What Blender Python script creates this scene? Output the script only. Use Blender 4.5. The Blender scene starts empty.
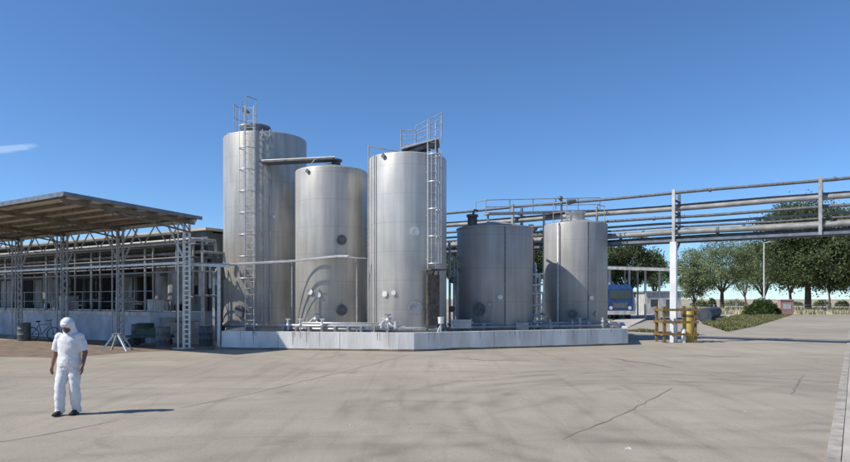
import bpy, bmesh, math, random
from mathutils import Vector, Matrix, noise
random.seed(7)
SC = bpy.context.scene; COL = SC.collection
F = 640.0; HY = 299.0; CX = 425.0; H = 2.05
V = Vector
def wx(px, Y): return (px-CX)/F*Y
def wz(py, Y): return H+(HY-py)*Y/F
def gp(px, py, z=0.0):                       # ground point seen at a place in the photograph
    Y = F*(H-z)/(py-HY); return V((wx(px, Y), Y, z))
def at(px, py, Y): return V((wx(px, Y), Y, wz(py, Y)))
# ------------------------------------------------------------------ materials
def mat(name, col, rough=.7, metal=0., var=.12, scale=3., bump=.0, bscale=20., stretch=(1,1,1), col2=None, spec=.3, detail=5):
    m = bpy.data.materials.new(name); m.use_nodes = True
    nt = m.node_tree; N = nt.nodes; L = nt.links
    b = N['Principled BSDF']; b.inputs['Roughness'].default_value = rough; b.inputs['Metallic'].default_value = metal
    b.inputs['Specular IOR Level'].default_value = spec
    tc = N.new('ShaderNodeTexCoord'); mp = N.new('ShaderNodeMapping'); mp.inputs['Scale'].default_value = stretch
    oi = N.new('ShaderNodeObjectInfo'); sc = N.new('ShaderNodeMath'); sc.operation = 'MULTIPLY'; sc.inputs[1].default_value = 31.
    L.new(oi.outputs['Random'], sc.inputs[0]); 
    cb = N.new('ShaderNodeCombineXYZ'); L.new(sc.outputs[0], cb.inputs[0]); L.new(sc.outputs[0], cb.inputs[1])
    L.new(cb.outputs[0], mp.inputs['Location'])
    L.new(tc.outputs['Object'], mp.inputs['Vector'])
    nz = N.new('ShaderNodeTexNoise'); nz.inputs['Scale'].default_value = scale; nz.inputs['Detail'].default_value = detail
    L.new(mp.outputs[0], nz.inputs['Vector'])
    rp = N.new('ShaderNodeValToRGB')
    c1 = [max(0, c*(1-var)) for c in col]; c2 = col2 if col2 else [min(1, c*(1+var)) for c in col]
    rp.color_ramp.elements[0].position = .32; rp.color_ramp.elements[1].position = .68
    rp.color_ramp.elements[0].color = (*c1, 1); rp.color_ramp.elements[1].color = (*c2, 1)
    L.new(nz.outputs['Fac'], rp.inputs[0]); L.new(rp.outputs[0], b.inputs['Base Color'])
    if bump:
        n2 = N.new('ShaderNodeTexNoise'); n2.inputs['Scale'].default_value = bscale; n2.inputs['Detail'].default_value = 4
        L.new(mp.outputs[0], n2.inputs['Vector'])
        bp = N.new('ShaderNodeBump'); bp.inputs['Strength'].default_value = bump; bp.inputs['Distance'].default_value = .02
        L.new(n2.outputs['Fac'], bp.inputs['Height']); L.new(bp.outputs[0], b.inputs['Normal'])
    return m

M = {}
M['white'] = mat('white_paint', (.72,.73,.73), .5, var=.1, scale=2.)
M['dirty_white'] = mat('dirty_white_paint', (.5,.5,.48), .6, var=.3, scale=4., stretch=(1,1,.3))
M['rack_steel']=mat('aged_rack_pipe',(.27,.27,.265),.6,.15,var=.25,scale=2.)
M['grey_steel'] = mat('galvanised_steel', (.36,.365,.365), .55, .25, var=.2, scale=5.)
M['light_steel'] = mat('pale_pipe_steel', (.6,.6,.59), .4, .4, var=.15, scale=5.)
M['dark_steel'] = mat('dark_steel', (.13,.135,.14), .55, .2, var=.3, scale=6.)
M['blue_grey'] = mat('blue_grey_paint', (.16,.19,.23), .55, .1, var=.25, scale=3.)
M['rust'] = mat('brown_steel', (.11,.095,.08), .75, .1, var=.35, scale=6.)
M['black'] = mat('black_rubber', (.03,.03,.03), .6)
M['shaded_white']=mat('shaded_white_paint',(.34,.34,.33),.7,var=.35,scale=3.,stretch=(1,1,.3))  # streaky white, darkened to carry the shade under the canopy
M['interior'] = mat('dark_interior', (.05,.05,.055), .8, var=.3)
M['brick_wall'] = mat('painted_render', (.42,.43,.45), .85, var=.15, scale=1.5, bump=.2)
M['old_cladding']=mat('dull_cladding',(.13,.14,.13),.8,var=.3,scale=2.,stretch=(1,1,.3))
M['dock'] = mat('dock_render', (.46,.51,.57), .8, var=.2, scale=1.2, bump=.2)
M['wood'] = mat('weathered_timber', (.21,.14,.055), .8, var=.4, scale=8., stretch=(1,1,1), bump=.3)
M['yellow'] = mat('yellow_paint', (.52,.38,.09), .6, var=.2, scale=4.)
M['blue'] = mat('blue_vehicle_paint', (.02,.06,.17), .4, var=.3, spec=.5)
M['glass'] = mat('window_glass', (.03,.04,.05), .08, spec=.8)
M['green'] = mat('green_machine_paint', (.03,.06,.048), .5, var=.3)
M['leaf_dark'] = None
M['bark'] = mat('bark', (.11,.085,.065), .9, var=.35, scale=6., bump=.5)
M['pink'] = mat('pink_brick_paint', (.42,.24,.21), .8, var=.2, scale=5.)
M['skin'] = mat('skin', (.20,.11,.075), .55, var=.08)
M['cloth'] = mat('white_cotton', (.70,.70,.71), .85, var=.04, scale=9., bump=.5, bscale=14.)
M['shoe'] = mat('black_shoe', (.025,.022,.02), .5)
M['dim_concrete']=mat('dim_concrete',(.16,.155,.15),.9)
M['concrete'] = mat('concrete', (.38,.36,.33), .9, var=.15, scale=1.5, bump=.3)
M['pale_concrete'] = mat('pale_concrete', (.44,.41,.36), .9, var=.2, scale=.9, bump=.4)
M['kerb'] = mat('kerb_concrete', (.36,.33,.285), .9, var=.3, scale=2.5, bump=.6)
M['dark_concrete'] = mat('dark_concrete', (.07,.085,.10), .7, var=.25, scale=2.)
M['crack'] = mat('bitumen_joint', (.225,.19,.155), .9, var=.25, scale=1.5)
M['roof_sheet'] = mat('corrugated_sheet', (.47,.42,.34), .7, .0, var=.15, scale=1.0)
M['purlin'] = mat('brown_purlin', (.15,.13,.105), .7, var=.3, scale=3.)
M['plastic'] = mat('white_plastic', (.66,.66,.64), .45, var=.12)
M['dirt'] = mat('reddish_dirt', (.2,.155,.115), .95, var=.3, scale=2., bump=.5)

def leafmat(name, c):
    m = mat(name, c, .6, var=.45, scale=.45, spec=.25, detail=6, col2=[min(1,x*1.7) for x in c])
    nt = m.node_tree; N = nt.nodes; L = nt.links; b = N['Principled BSDF']
    tr = N.new('ShaderNodeBsdfTranslucent'); mx = N.new('ShaderNodeMixShader'); mx.inputs[0].default_value = .3
    L.new(b.outputs[0], mx.inputs[1]); L.new(tr.outputs[0], mx.inputs[2])
    src = b.inputs['Base Color'].links[0].from_socket; L.new(src, tr.inputs[0])
    L.new(mx.outputs[0], N['Material Output'].inputs[0]); return m
M['leaf_dark'] = leafmat('dark_leaves', (.095,.125,.058))
M['leaf_mid'] = leafmat('mid_leaves', (.15,.19,.09))
M['leaf_pale'] = leafmat('greyish_leaves', (.18,.22,.115))
M['leaf_hedge'] = leafmat('hedge_leaves', (.11,.16,.055))

def steel(name, c, metal, rough, streak=.25, plate=1.2):
    m = bpy.data.materials.new(name); m.use_nodes = True
    nt = m.node_tree; N = nt.nodes; L = nt.links; b = N['Principled BSDF']
    b.inputs['Metallic'].default_value = metal; b.inputs['Roughness'].default_value = rough
    tc = N.new('ShaderNodeTexCoord')
    def nz(scale, st, det=5):
        mp = N.new('ShaderNodeMapping'); mp.inputs['Scale'].default_value = st; L.new(tc.outputs['Object'], mp.inputs[0])
        n = N.new('ShaderNodeTexNoise'); n.inputs['Scale'].default_value = scale; n.inputs['Detail'].default_value = det
        L.new(mp.outputs[0], n.inputs['Vector']); return n.outputs['Fac']
    a = nz(5, (1,1,.06)); d = nz(.8, (1,1,1)); e = nz(2.2,(1,1,.5))
    r1 = N.new('ShaderNodeMapRange'); r1.inputs[1].default_value=.3; r1.inputs[2].default_value=.75; r1.inputs[3].default_value=1-streak; r1.inputs[4].default_value=1.08
    L.new(a, r1.inputs[0])
    r2 = N.new('ShaderNodeMapRange'); r2.inputs[1].default_value=.3; r2.inputs[2].default_value=.7; r2.inputs[3].default_value=.86; r2.inputs[4].default_value=1.06
    L.new(d, r2.inputs[0])
    mu = N.new('ShaderNodeMath'); mu.operation='MULTIPLY'; L.new(r1.outputs[0], mu.inputs[0]); L.new(r2.outputs[0], mu.inputs[1])
    # horizontal plate seams at every strake
    sx = N.new('ShaderNodeSeparateXYZ'); L.new(tc.outputs['Object'], sx.inputs[0])
    md = N.new('ShaderNodeMath'); md.operation='PINGPONG'; md.inputs[1].default_value = plate/2; L.new(sx.outputs['Z'], md.inputs[0])
    r3 = N.new('ShaderNodeMapRange'); r3.inputs[1].default_value=.0; r3.inputs[2].default_value=.018; r3.inputs[3].default_value=.78; r3.inputs[4].default_value=1
    L.new(md.outputs[0], r3.inputs[0])
    mu2 = N.new('ShaderNodeMath'); mu2.operation='MULTIPLY'; L.new(mu.outputs[0], mu2.inputs[0]); L.new(r3.outputs[0], mu2.inputs[1])
    vm = N.new('ShaderNodeVectorMath'); vm.operation='SCALE'; vm.inputs[0].default_value = c; L.new(mu2.outputs[0], vm.inputs['Scale'])
    L.new(vm.outputs[0], b.inputs['Base Color'])
    r4 = N.new('ShaderNodeMapRange'); r4.inputs[3].default_value=rough-.08; r4.inputs[4].default_value=rough+.12; L.new(e, r4.inputs[0]); L.new(r4.outputs[0], b.inputs['Roughness'])
    bp = N.new('ShaderNodeBump'); bp.inputs['Strength'].default_value=.35; bp.inputs['Distance'].default_value=.03
    L.new(e, bp.inputs['Height']); L.new(bp.outputs[0], b.inputs['Normal'])
    return m
M['tank'] = steel('stainless_tank_shell', (.49,.475,.435), .28, .42, .22)
M['tank_bright'] = steel('brighter_stainless_shell', (.53,.525,.50), .28, .42, .16)
M['tank_first'] = steel('streaked_stainless_shell', (.48,.47,.435), .25, .42, .26)
M['tank_dull'] = steel('dull_grey_tank_shell', (.37,.36,.35), .12, .5, .16, 1.5)
M['tank_side'] = steel('grey_stainless_shell', (.39,.385,.37), .2, .48, .18, 1.5)

# ------------------------------------------------------------------ mesh builder
class MB:
    def __init__(s): s.v=[]; s.f=[]; s.sm=[]
    def add(s, vs, fs, smooth=False):
        o=len(s.v); s.v+= [V(v) for v in vs]; s.f += [tuple(i+o for i in f) for f in fs]; s.sm += [smooth]*len(fs); return s
    def box(s, c, d, rz=0):
        cx,cy,cz=c; R=Matrix.Rotation(rz,3,'Z'); vs=[]
        for z in (-.5,.5):
            for x,y in ((-.5,-.5),(.5,-.5),(.5,.5),(-.5,.5)):
                vs.append(R@V((x*d[0],y*d[1],z*d[2]))+V(c))
        return s.add(vs, [(3,2,1,0),(4,5,6,7),(0,1,5,4),(1,2,6,5),(2,3,7,6),(3,0,4,7)])
    def beam(s, a, b, w, h, up=V((0,0,1))):
        a=V(a); b=V(b); d=(b-a).normalized()
        if abs(d.dot(up))>.98: up=V((0,1,0))
        r=d.cross(up).normalized(); u=r.cross(d).normalized(); vs=[]
        for p in (a,b):
            for x,y in ((-.5,-.5),(.5,-.5),(.5,.5),(-.5,.5)): vs.append(p+r*x*w+u*y*h)
        return s.add(vs, [(3,2,1,0),(4,5,6,7),(0,1,5,4),(1,2,6,5),(2,3,7,6),(3,0,4,7)])
    def tube(s, pts, r, n=10, caps=True):
        pts=[V(p) for p in pts]; rs = r if isinstance(r,(list,tuple)) else [r]*len(pts)
        vs=[]; d0=(pts[1]-pts[0]).normalized(); up=V((0,0,1)) if abs(d0.z)<.9 else V((0,1,0))
        x=d0.cross(up).normalized()
        for i,p in enumerate(pts):
            if i==0: d=d0
            elif i==len(pts)-1: d=(pts[i]-pts[i-1]).normalized()
            else: d=((pts[i+1]-pts[i]).normalized()+(pts[i]-pts[i-1]).normalized()).normalized()
            x=(x-d*x.dot(d)).normalized(); y=d.cross(x)
            for k in range(n):
                a=2*math.pi*k/n; vs.append(p+(x*math.cos(a)+y*math.sin(a))*rs[i])
        fs=[]
        for i in range(len(pts)-1):
            for k in range(n): fs.append((i*n+k,i*n+(k+1)%n,(i+1)*n+(k+1)%n,(i+1)*n+k))
        s.add(vs,fs,True)
        if caps:
            s.add(vs[:n],[tuple(range(n))[::-1]]); s.add(vs[-n:],[tuple(range(n))])
        return s
    def lathe(s, c, prof, n=48, smooth=True, caps=False):    # prof: (r,z)
        vs=[];c=V(c)
        for r,z in prof:
            for k in range(n):
                a=2*math.pi*k/n; vs.append(c+V((r*math.cos(a),r*math.sin(a),z)))
        fs=[]
        for i in range(len(prof)-1):
            for k in range(n): fs.append((i*n+k,i*n+(k+1)%n,(i+1)*n+(k+1)%n,(i+1)*n+k))
        s.add(vs,fs,smooth)
        if caps: s.add(vs[:n],[tuple(range(n))[::-1]]); s.add(vs[-n:],[tuple(range(n))])
        return s
    def loft(s, rings, n=16):    # rings: (center, rx, ry) horizontal ellipses or with axis matrix
        vs=[]
        for R in rings:
            c=V(R[0]); rx,ry=R[1],R[2]; m=R[3] if len(R)>3 else Matrix.Identity(3)
            for k in range(n):
                a=2*math.pi*k/n; vs.append(c+m@V((rx*math.cos(a),ry*math.sin(a),0)))
        fs=[]
        for i in range(len(rings)-1):
            for k in range(n): fs.append((i*n+k,i*n+(k+1)%n,(i+1)*n+(k+1)%n,(i+1)*n+k))
        s.add(vs,fs,True); s.add(vs[:n],[tuple(range(n))[::-1]],True); s.add(vs[-n:],[tuple(range(n))],True); return s
    def ball(s, c, r, n=12):
        rr = r if isinstance(r,(list,tuple)) else (r,r,r); vs=[];m=n//2+1; c=V(c)
        for i in range(m+1):
            t=math.pi*i/m
            for k in range(n):
                a=2*math.pi*k/n; vs.append(c+V((rr[0]*math.sin(t)*math.cos(a),rr[1]*math.sin(t)*math.sin(a),-rr[2]*math.cos(t))))
        fs=[(i*n+k,i*n+(k+1)%n,(i+1)*n+(k+1)%n,(i+1)*n+k) for i in range(m) for k in range(n)]
        return s.add(vs,fs,True)
    def build(s, name, m, parent=None, origin=None, merge=False):
        me=bpy.data.meshes.new(name)
        o=V(origin) if origin is not None else (V((0,0,0)) if parent is None else V(parent.get('_o',(0,0,0))))
        me.from_pydata([v-o for v in s.v],[],s.f); me.update()
        me.polygons.foreach_set('use_smooth', s.sm)
        ob=bpy.data.objects.new(name,me); COL.objects.link(ob)
        if m is not None: me.materials.append(m)
        if parent is None: ob.location=o
        else:
            ob.parent=parent; ob['_o']=tuple(V(parent.get('_o',(0,0,0))))
        return ob
ROOTS=[]
def thing(name, label, cat, loc=(0,0,0), group=None):
    o=bpy.data.objects.new(name,None); COL.objects.link(o); o.location=loc; o['_o']=tuple(V(loc)); o.empty_display_size=.2
    o['label']=label; o['category']=cat
    if group: o['group']=group
    return o
def tag(o,label,cat,group=None,kind=None):
    if label: o['label']=label
    if cat: o['category']=cat
    if group: o['group']=group
    if kind: o['kind']=kind
    return o
def struct(o): o['kind']='structure'; return o
def sheet(name, pts, z, m):
    b=MB(); b.add([(p[0],p[1],z) for p in pts],[tuple(range(len(pts)))]); return b.build(name,m)

# ------------------------------------------------------------------ ground
def ground_mat():
    m=bpy.data.materials.new('yard_concrete'); m.use_nodes=True; nt=m.node_tree; N=nt.nodes; L=nt.links; b=N['Principled BSDF']
    b.inputs['Roughness'].default_value=.88; b.inputs['Specular IOR Level'].default_value=.25
    tc=N.new('ShaderNodeTexCoord'); P=tc.outputs['Object']
    def nz(scale, st=(1,1,1), det=6, rot=0, dist=0, rough=.55):
        mp=N.new('ShaderNodeMapping'); mp.inputs['Scale'].default_value=st; mp.inputs['Rotation'].default_value=(0,0,rot); L.new(P,mp.inputs[0])
        n=N.new('ShaderNodeTexNoise'); n.inputs['Scale'].default_value=scale; n.inputs['Detail'].default_value=det; n.inputs['Distortion'].default_value=dist; n.inputs['Roughness'].default_value=rough
        L.new(mp.outputs[0],n.inputs['Vector']); return n.outputs['Fac']
    def rng(x,a,b_,c,d):
        r=N.new('ShaderNodeMapRange'); r.inputs[1].default_value=a; r.inputs[2].default_value=b_; r.inputs[3].default_value=c; r.inputs[4].default_value=d; L.new(x,r.inputs[0]); return r.outputs[0]
    def mul(x,y,op='MULTIPLY'):
        q=N.new('ShaderNodeMath'); q.operation=op
        for i,k in enumerate((x,y)):
            if isinstance(k,(int,float)): q.inputs[i].default_value=k
            else: L.new(k,q.inputs[i])
        return q.outputs[0]
    big=rng(nz(.09,det=4),.3,.7,.84,1.1); mid=rng(nz(.5,det=7,dist=.4),.3,.7,.9,1.07); fine=rng(nz(22,det=9,rough=.85),.3,.7,.78,1.14)
    v=mul(mul(big,mid),fine)
    # tyre marks: rings about turning centres, broken up by noise
    sx=N.new('ShaderNodeSeparateXYZ'); L.new(P,sx.inputs[0])
    wob=nz(.35,det=3)
    def ring(cx,cy,R,w,amt,th=.5):
        vm=N.new('ShaderNodeVectorMath'); vm.operation='DISTANCE'; L.new(P,vm.inputs[0]); vm.inputs[1].default_value=(cx,cy,0)
        d=mul(mul(vm.outputs['Value'],R,'SUBTRACT'), mul(rng(wob,0,1,-.7,.7),1), 'ADD')
        q=N.new('ShaderNodeMath'); q.operation='ABSOLUTE'; L.new(d,q.inputs[0])
        k=rng(q.outputs[0],0,w,1,0)
        brk=rng(nz(.45,det=6,rot=R),.38,.66,0,1)
        return rng(mul(k,brk),0,1,1,1-amt*.85)
    for a in ((5.2,11.5,4.6,.3,.38),(5.2,11.5,5.2,.35,.32),(5.4,11.2,6.4,.35,.34),(5.6,11.2,7.1,.3,.3),(5,12,3.6,.35,.3),(-2,4,9.0,.3,.2),(-2,4,10.4,.3,.2),(3,-8,17.2,.3,.28),(3,-8,18.0,.25,.24),(-6,22,9,.3,.12),(12,9,9.5,.22,.22),(12,9,11.3,.2,.18),(14,2,14,.25,.2),(14,2,15.8,.22,.2),(-30,42,34,.3,.1),(-30,42,36,.3,.1),(6,30,13,.25,.16),(6,30,14.8,.25,.16),(30,0,24,.2,.15),(30,0,22.2,.2,.15),(9,-6,16.5,.25,.2),(9,-6,17.2,.22,.16)):
        v=mul(v,ring(*a))
    # straight faint scuffs along the road
    sc=rng(nz(1.1,(2.2,.18,1),det=7,rot=math.radians(31),dist=.5),.52,.72,1,.84); v=mul(v,sc)
    sc=rng(nz(.8,(.10,2.4,1),det=6,rot=math.radians(-14),dist=.6),.5,.72,1,.88); v=mul(v,sc)
    # dark spills
    st=rng(nz(.42,det=8,dist=1.),.62,.7,1,.8); v=mul(v,st)
    sp=rng(nz(3.1,det=3),.72,.77,1,.7); v=mul(v,sp)
    pale=rng(nz(.2,(1,2,1),det=7,dist=.6),.55,.7,0,1)
    cr=N.new('ShaderNodeMixRGB'); cr.inputs[1].default_value=(.37,.328,.266,1); cr.inputs[2].default_value=(.44,.395,.325,1); L.new(pale,cr.inputs[0])
    # hairline cracks
    vo=N.new('ShaderNodeTexVoronoi'); vo.feature='DISTANCE_TO_EDGE'; vo.inputs['Scale'].default_value=.16
    mp=N.new('ShaderNodeVectorMath'); mp.operation='ADD'; nn=N.new('ShaderNodeTexNoise'); nn.inputs['Scale'].default_value=.8; nn.inputs['Detail'].default_value=6
    L.new(P,nn.inputs['Vector']); s3=N.new('ShaderNodeVectorMath'); s3.operation='SCALE'; s3.inputs['Scale'].default_value=1.6; L.new(nn.outputs['Color'],s3.inputs[0])
    L.new(P,mp.inputs[0]); L.new(s3.outputs[0],mp.inputs[1]); L.new(mp.outputs[0],vo.inputs['Vector'])
    ck=rng(vo.outputs['Distance'],0,.005,.88,1); v=mul(v,ck)
    vs=N.new('ShaderNodeVectorMath'); vs.operation='SCALE'; L.new(cr.outputs[0],vs.inputs[0]); L.new(v,vs.inputs['Scale']); L.new(vs.outputs[0],b.inputs['Base Color'])
    bp=N.new('ShaderNodeBump'); bp.inputs['Strength'].default_value=.5; bp.inputs['Distance'].default_value=.02; L.new(nz(9,det=8,rough=.7),bp.inputs['Height']); L.new(bp.outputs[0],b.inputs['Normal'])
    return m
M['yard']=ground_mat()
M['field']=mat('dry_field',(.36,.31,.20),.95,var=.2,scale=.05,col2=(.42,.38,.27))
M['grass']=mat('grass_ground',(.12,.125,.05),.95,var=.35,scale=1.5,bump=.6,col2=(.24,.22,.11))
b=MB(); S=4000; b.add([(-S,-S,-.02),(S,-S,-.02),(S,S,-.02),(-S,S,-.02)],[(0,1,2,3)]); struct(b.build('ground',M['field']))
struct(sheet('yard',[(-90,-20),(90,-20),(90,84),(-90,84)],0,M['yard']))
# verges
def gxy(px,py): p=gp(px,py); return (p.x,p.y)
vg=[gxy(*p) for p in ((701,323.5),(727.6,332),(755,326.5),(791.7,315.2),(742.7,314.8),(727,318))]
struct(sheet('grass_verge',vg,.012,M['grass']))
vg2=[gxy(*p) for p in ((600,322),(606,322),(640,313),(590,313.0))]
struct(sheet('grass_verge',vg2,.012,M['grass']))
vg3=[gxy(*p) for p in ((628,331.5),(657,333),(657,330.5),(640,329.5))]
struct(sheet('grass_verge',vg3,.012,M['grass']))
# dry earth in front of the loading dock
dp=[gxy(*p) for p in ((-60,341),(-60,356),(20,357),(60,358),(100,355),(140,352),(185,350.5),(215,350),(215,345),(120,341.5),(60,339.5))]
struct(sheet('dirt_strip',dp,.006,M['dirt']))
struct(sheet('pale_pavement',[gxy(*p) for p in ((727,317.5),(742,314.7),(745,312.6),(728,312.8))],.016,M['pale_concrete']))
# tufts
def tufts(name,poly,n,hh,m,label,seed):
    rnd=random.Random(seed); xs=[p[0] for p in poly]; ys=[p[1] for p in poly]; b=MB(); k=0
    def inside(x,y):
        c=False;j=len(poly)-1
        for i in range(len(poly)):
            xi,yi=poly[i];xj,yj=poly[j]
            if (yi>y)!=(yj>y) and x<(xj-xi)*(y-yi)/(yj-yi)+xi: c=not c
            j=i
        return c
    while k<n:
        x=rnd.uniform(min(xs),max(xs)); y=rnd.uniform(min(ys),max(ys))
        if not inside(x,y): continue
        k+=1; h_=hh*rnd.uniform(.5,1.5)*(1+.8*noise.noise(V((x*.5,y*.5,0))))
        for q in range(4):
            a=rnd.uniform(0,6.3); w=.05; dx,dy=math.cos(a)*w,math.sin(a)*w; l=rnd.uniform(-.12,.12)
            b.add([(x-dx,y-dy,0),(x+dx,y+dy,0),(x+l,y+l*.6,h_)],[(0,1,2)])
    o=b.build(name,m); tag(o,label,'grass',kind='stuff'); return o
M['blade']=mat('grass_blades',(.17,.19,.06),.8,var=.3,scale=.6,col2=(.26,.25,.12))
tufts('grass',vg,5200,.16,M['blade'],'patchy short grass on the verge beside the right-hand road',1)
tufts('grass',vg2,1200,.16,M['blade'],'thin grass strip beyond the tank enclosure near the blue truck',2)
tufts('weeds',vg3,500,.07,M['blade'],'low weeds on the ground left of the timber guard fence',3)
# long dry grass in the far field so that its edge is not a line
fb=MB(); rnd=random.Random(5)
for k in range(9000):
    Y=rnd.uniform(84.5,130); x=rnd.uniform(.12,.75)*Y; a=rnd.uniform(0,3.1); w=.14; h_=rnd.uniform(.2,.75)
    fb.add([(x-math.cos(a)*w,Y-math.sin(a)*w,-.02),(x+math.cos(a)*w,Y+math.sin(a)*w,-.02),(x+rnd.uniform(-.2,.2),Y,h_)],[(0,1,2)])
M['straw']=mat('dry_straw',(.34,.30,.18),.9,var=.3,scale=.2,col2=(.46,.42,.28))
tag(fb.build('dry_grass',M['straw']),'tall dry straw coloured grass at the edge of the far field','grass',kind='stuff')
# cracks and joints in the concrete (real strips, slightly proud sealant)
def strip(name,pts,w,m,z=.004,seed=0,jit=.03):
    rnd=random.Random(seed); P=[]
    for i in range(len(pts)-1):
        a=V((*pts[i],0)); c=V((*pts[i+1],0)); n=max(2,int((c-a).length/.35))
        for k in range(n): P.append(a.lerp(c,k/n))
    P.append(V((*pts[-1],0))); vs=[];fs=[]
    for i,p in enumerate(P):
        d=(P[min(i+1,len(P)-1)]-P[max(i-1,0)]).normalized(); nrm=V((-d.y,d.x,0)); o=rnd.uniform(-jit,jit); ww=w*rnd.uniform(.35,1.2)*(0.2 if i in(0,len(P)-1) else 1)
        vs+= [p+nrm*(o-ww/2)+V((0,0,z)),p+nrm*(o+ww/2)+V((0,0,z))]
    for i in range(len(P)-1): fs.append((2*i,2*i+1,2*i+3,2*i+2))
    b=MB(); b.add(vs,fs); return struct(b.build(name,m))
strip('ground_crack',[gxy(*p) for p in ((562,439),(590,428),(622,415),(648,401),(672,388))],.045,M['crack'],seed=1)
strip('ground_crack',[gxy(*p) for p in ((792,394),(797,386),(803,375))],.06,M['crack'],seed=2)
strip('ground_crack',[gxy(*p) for p in ((612,358),(628,361),(650,364),(672,368))],.22,M['crack'],seed=3,jit=.08)
strip('ground_crack',[gxy(*p) for p in ((690,355),(715,357),(742,356.5))],.14,M['crack'],seed=4)
strip('ground_crack',[gxy(*p) for p in ((455,358),(485,360.5),(530,361))],.10,M['crack'],seed=5,jit=.06)
M['joint']=mat('worn_joint',(.30,.27,.225),.9,var=.2,scale=1.)
strip('ground_joint',[gxy(*p) for p in ((408,355),(350,370),(300,382),(250,394),(180,408))],.10,M['joint'],seed=6)
strip('ground_joint',[gxy(*p) for p in ((120,420),(40,436),(-10,444))],.08,M['joint'],seed=7)
# pale slab strip with kerb on the right
ka=gxy(824,470); kb=gxy(843,365); kd=(V((*kb,0))-V((*ka,0))).normalized()
k0=V((*ka,0))-kd*8; k1=V((*kb,0))+kd*26; nr=V((kd.y,-kd.x,0))
bk=MB(); n=34
for i in range(n):
    a=k0.lerp(k1,i/n); c=k0.lerp(k1,(i+1)/n-.0006)
    q=[a,c,c+nr*.16,a+nr*.16]; zz=.03+.006*math.sin(i*2.3)
    bk.add([(p.x,p.y,0) for p in q]+[(p.x,p.y,zz) for p in q],[(4,5,6,7),(0,1,5,4),(1,2,6,5),(2,3,7,6),(3,0,4,7)])
struct(bk.build('kerb',M['kerb']))
bs=MB()
for i in range(n//2):
    a=k0.lerp(k1,i*2/n)+nr*.17; c=k0.lerp(k1,(i+1)*2/n-.002)+nr*.17
    q=[a,c,c+nr*2.2,a+nr*2.2]; zz=.022+.004*math.sin(i*1.9)
    bs.add([(p.x,p.y,0) for p in q]+[(p.x,p.y,zz) for p in q],[(4,5,6,7),(0,1,5,4),(1,2,6,5),(2,3,7,6),(3,0,4,7)])
struct(bs.build('pavement',M['pale_concrete']))

# ------------------------------------------------------------------ bund wall round the tanks
W=[gp(200,348.2),gp(222,349),gp(398,351.6),gp(414,351.6),gp(428,351.0),gp(444,350.4),gp(628,345)]
W=[V((p.x,p.y,0)) for p in W]; W[0]=W[1]+ (W[1]-W[2]).normalized()*.02
back=[V((11.6,37.5,0)),V((-9.2,38,0))]
ring=W+back
root=thing('containment_wall','low white painted concrete wall enclosing the five steel tanks','wall',W[3])
def offset(poly,d):
    out=[];n=len(poly)
    for i in range(n):
        a,b_,c=poly[i-1],poly[i],poly[(i+1)%n]; d1=(b_-a).normalized(); d2=(c-b_).normalized()
        n1=V((-d1.y,d1.x,0)); n2=V((-d2.y,d2.x,0)); m_=(n1+n2).normalized(); out.append(b_+m_*(d/max(.3,m_.dot(n1))))
    return out
inn=offset(ring,.22); hW=.73; n=len(ring); b=MB(); vs=[]
for P_,z in ((ring,0),(ring,hW),(inn,hW),(inn,0)): vs+=[(p.x,p.y,z) for p in P_]
fs=[]
for l in range(3):
    for i in range(n): fs.append((l*n+i,l*n+(i+1)%n,(l+1)*n+(i+1)%n,(l+1)*n+i))
b.add(vs,fs)
M['bund']=mat('weathered_white_render',(.66,.65,.62),.85,var=.2,scale=1.6,bump=.5,stretch=(1,1,.22),col2=(.80,.79,.765))
b.build('wall',M['bund'],root)
# scuffed darker skirting at the base, 3 mm proud
sk=offset(ring,-.004); b=MB(); vs=[]
for i in range(0,6):
    a,c=sk[i],sk[i+1]; m_=max(2,int((c-a).length/.4))
    for k in range(m_):
        p=a.lerp(c,k/m_); q=a.lerp(c,(k+1)/m_); h1=.06+.05*abs(noise.noise(p*1.3)); h2=.06+.05*abs(noise.noise(q*1.3))
        b.add([(p.x,p.y,.001),(q.x,q.y,.001),(q.x,q.y,h2),(p.x,p.y,h1)],[(0,1,2,3)])
b.build('dirt_band',M['dirt'],root)
rnd=random.Random(21)
for i,f in ((1,.33),(1,.68),(5,.25),(5,.5),(5,.76)):
    p=sk[i].lerp(sk[i+1],f); d=(sk[i+1]-sk[i]).normalized(); b=MB(); b.add([(p-d*.008)+V((0,0,.002)),(p+d*.008)+V((0,0,.002)),(p+d*.008)+V((0,0,hW-.01)),(p-d*.008)+V((0,0,hW-.01))],[(0,1,2,3)]); b.build('joint',M['crack'],root)
b=MB(); M['runs']=mat('rusty_water_stain',(.42,.37,.30),.9,var=.15,scale=5.)
for k in range(26):
    i=rnd.choice((1,1,5,5,4)); f=rnd.uniform(.04,.96); q=sk[i].lerp(sk[i+1],f); d=(sk[i+1]-sk[i]).normalized(); o_=V((-d.y,d.x,0))*-.002; w_=rnd.uniform(.01,.035); z0=hW-.004; z1=hW-rnd.uniform(.12,.55)
    b.add([q+o_-d*w_+V((0,0,z0)),q+o_-d*w_*.2+V((0,0,z1)),q+o_+d*w_*.2+V((0,0,z1)),q+o_+d*w_*.8+V((0,0,z0))],[(0,1,2,3)])
b.build('stain',M['runs'],root)
fl=MB(); fl.add([(p.x,p.y,.42) for p in inn],[tuple(range(n))]); struct(fl.build('enclosure_floor',M['concrete']))

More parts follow.
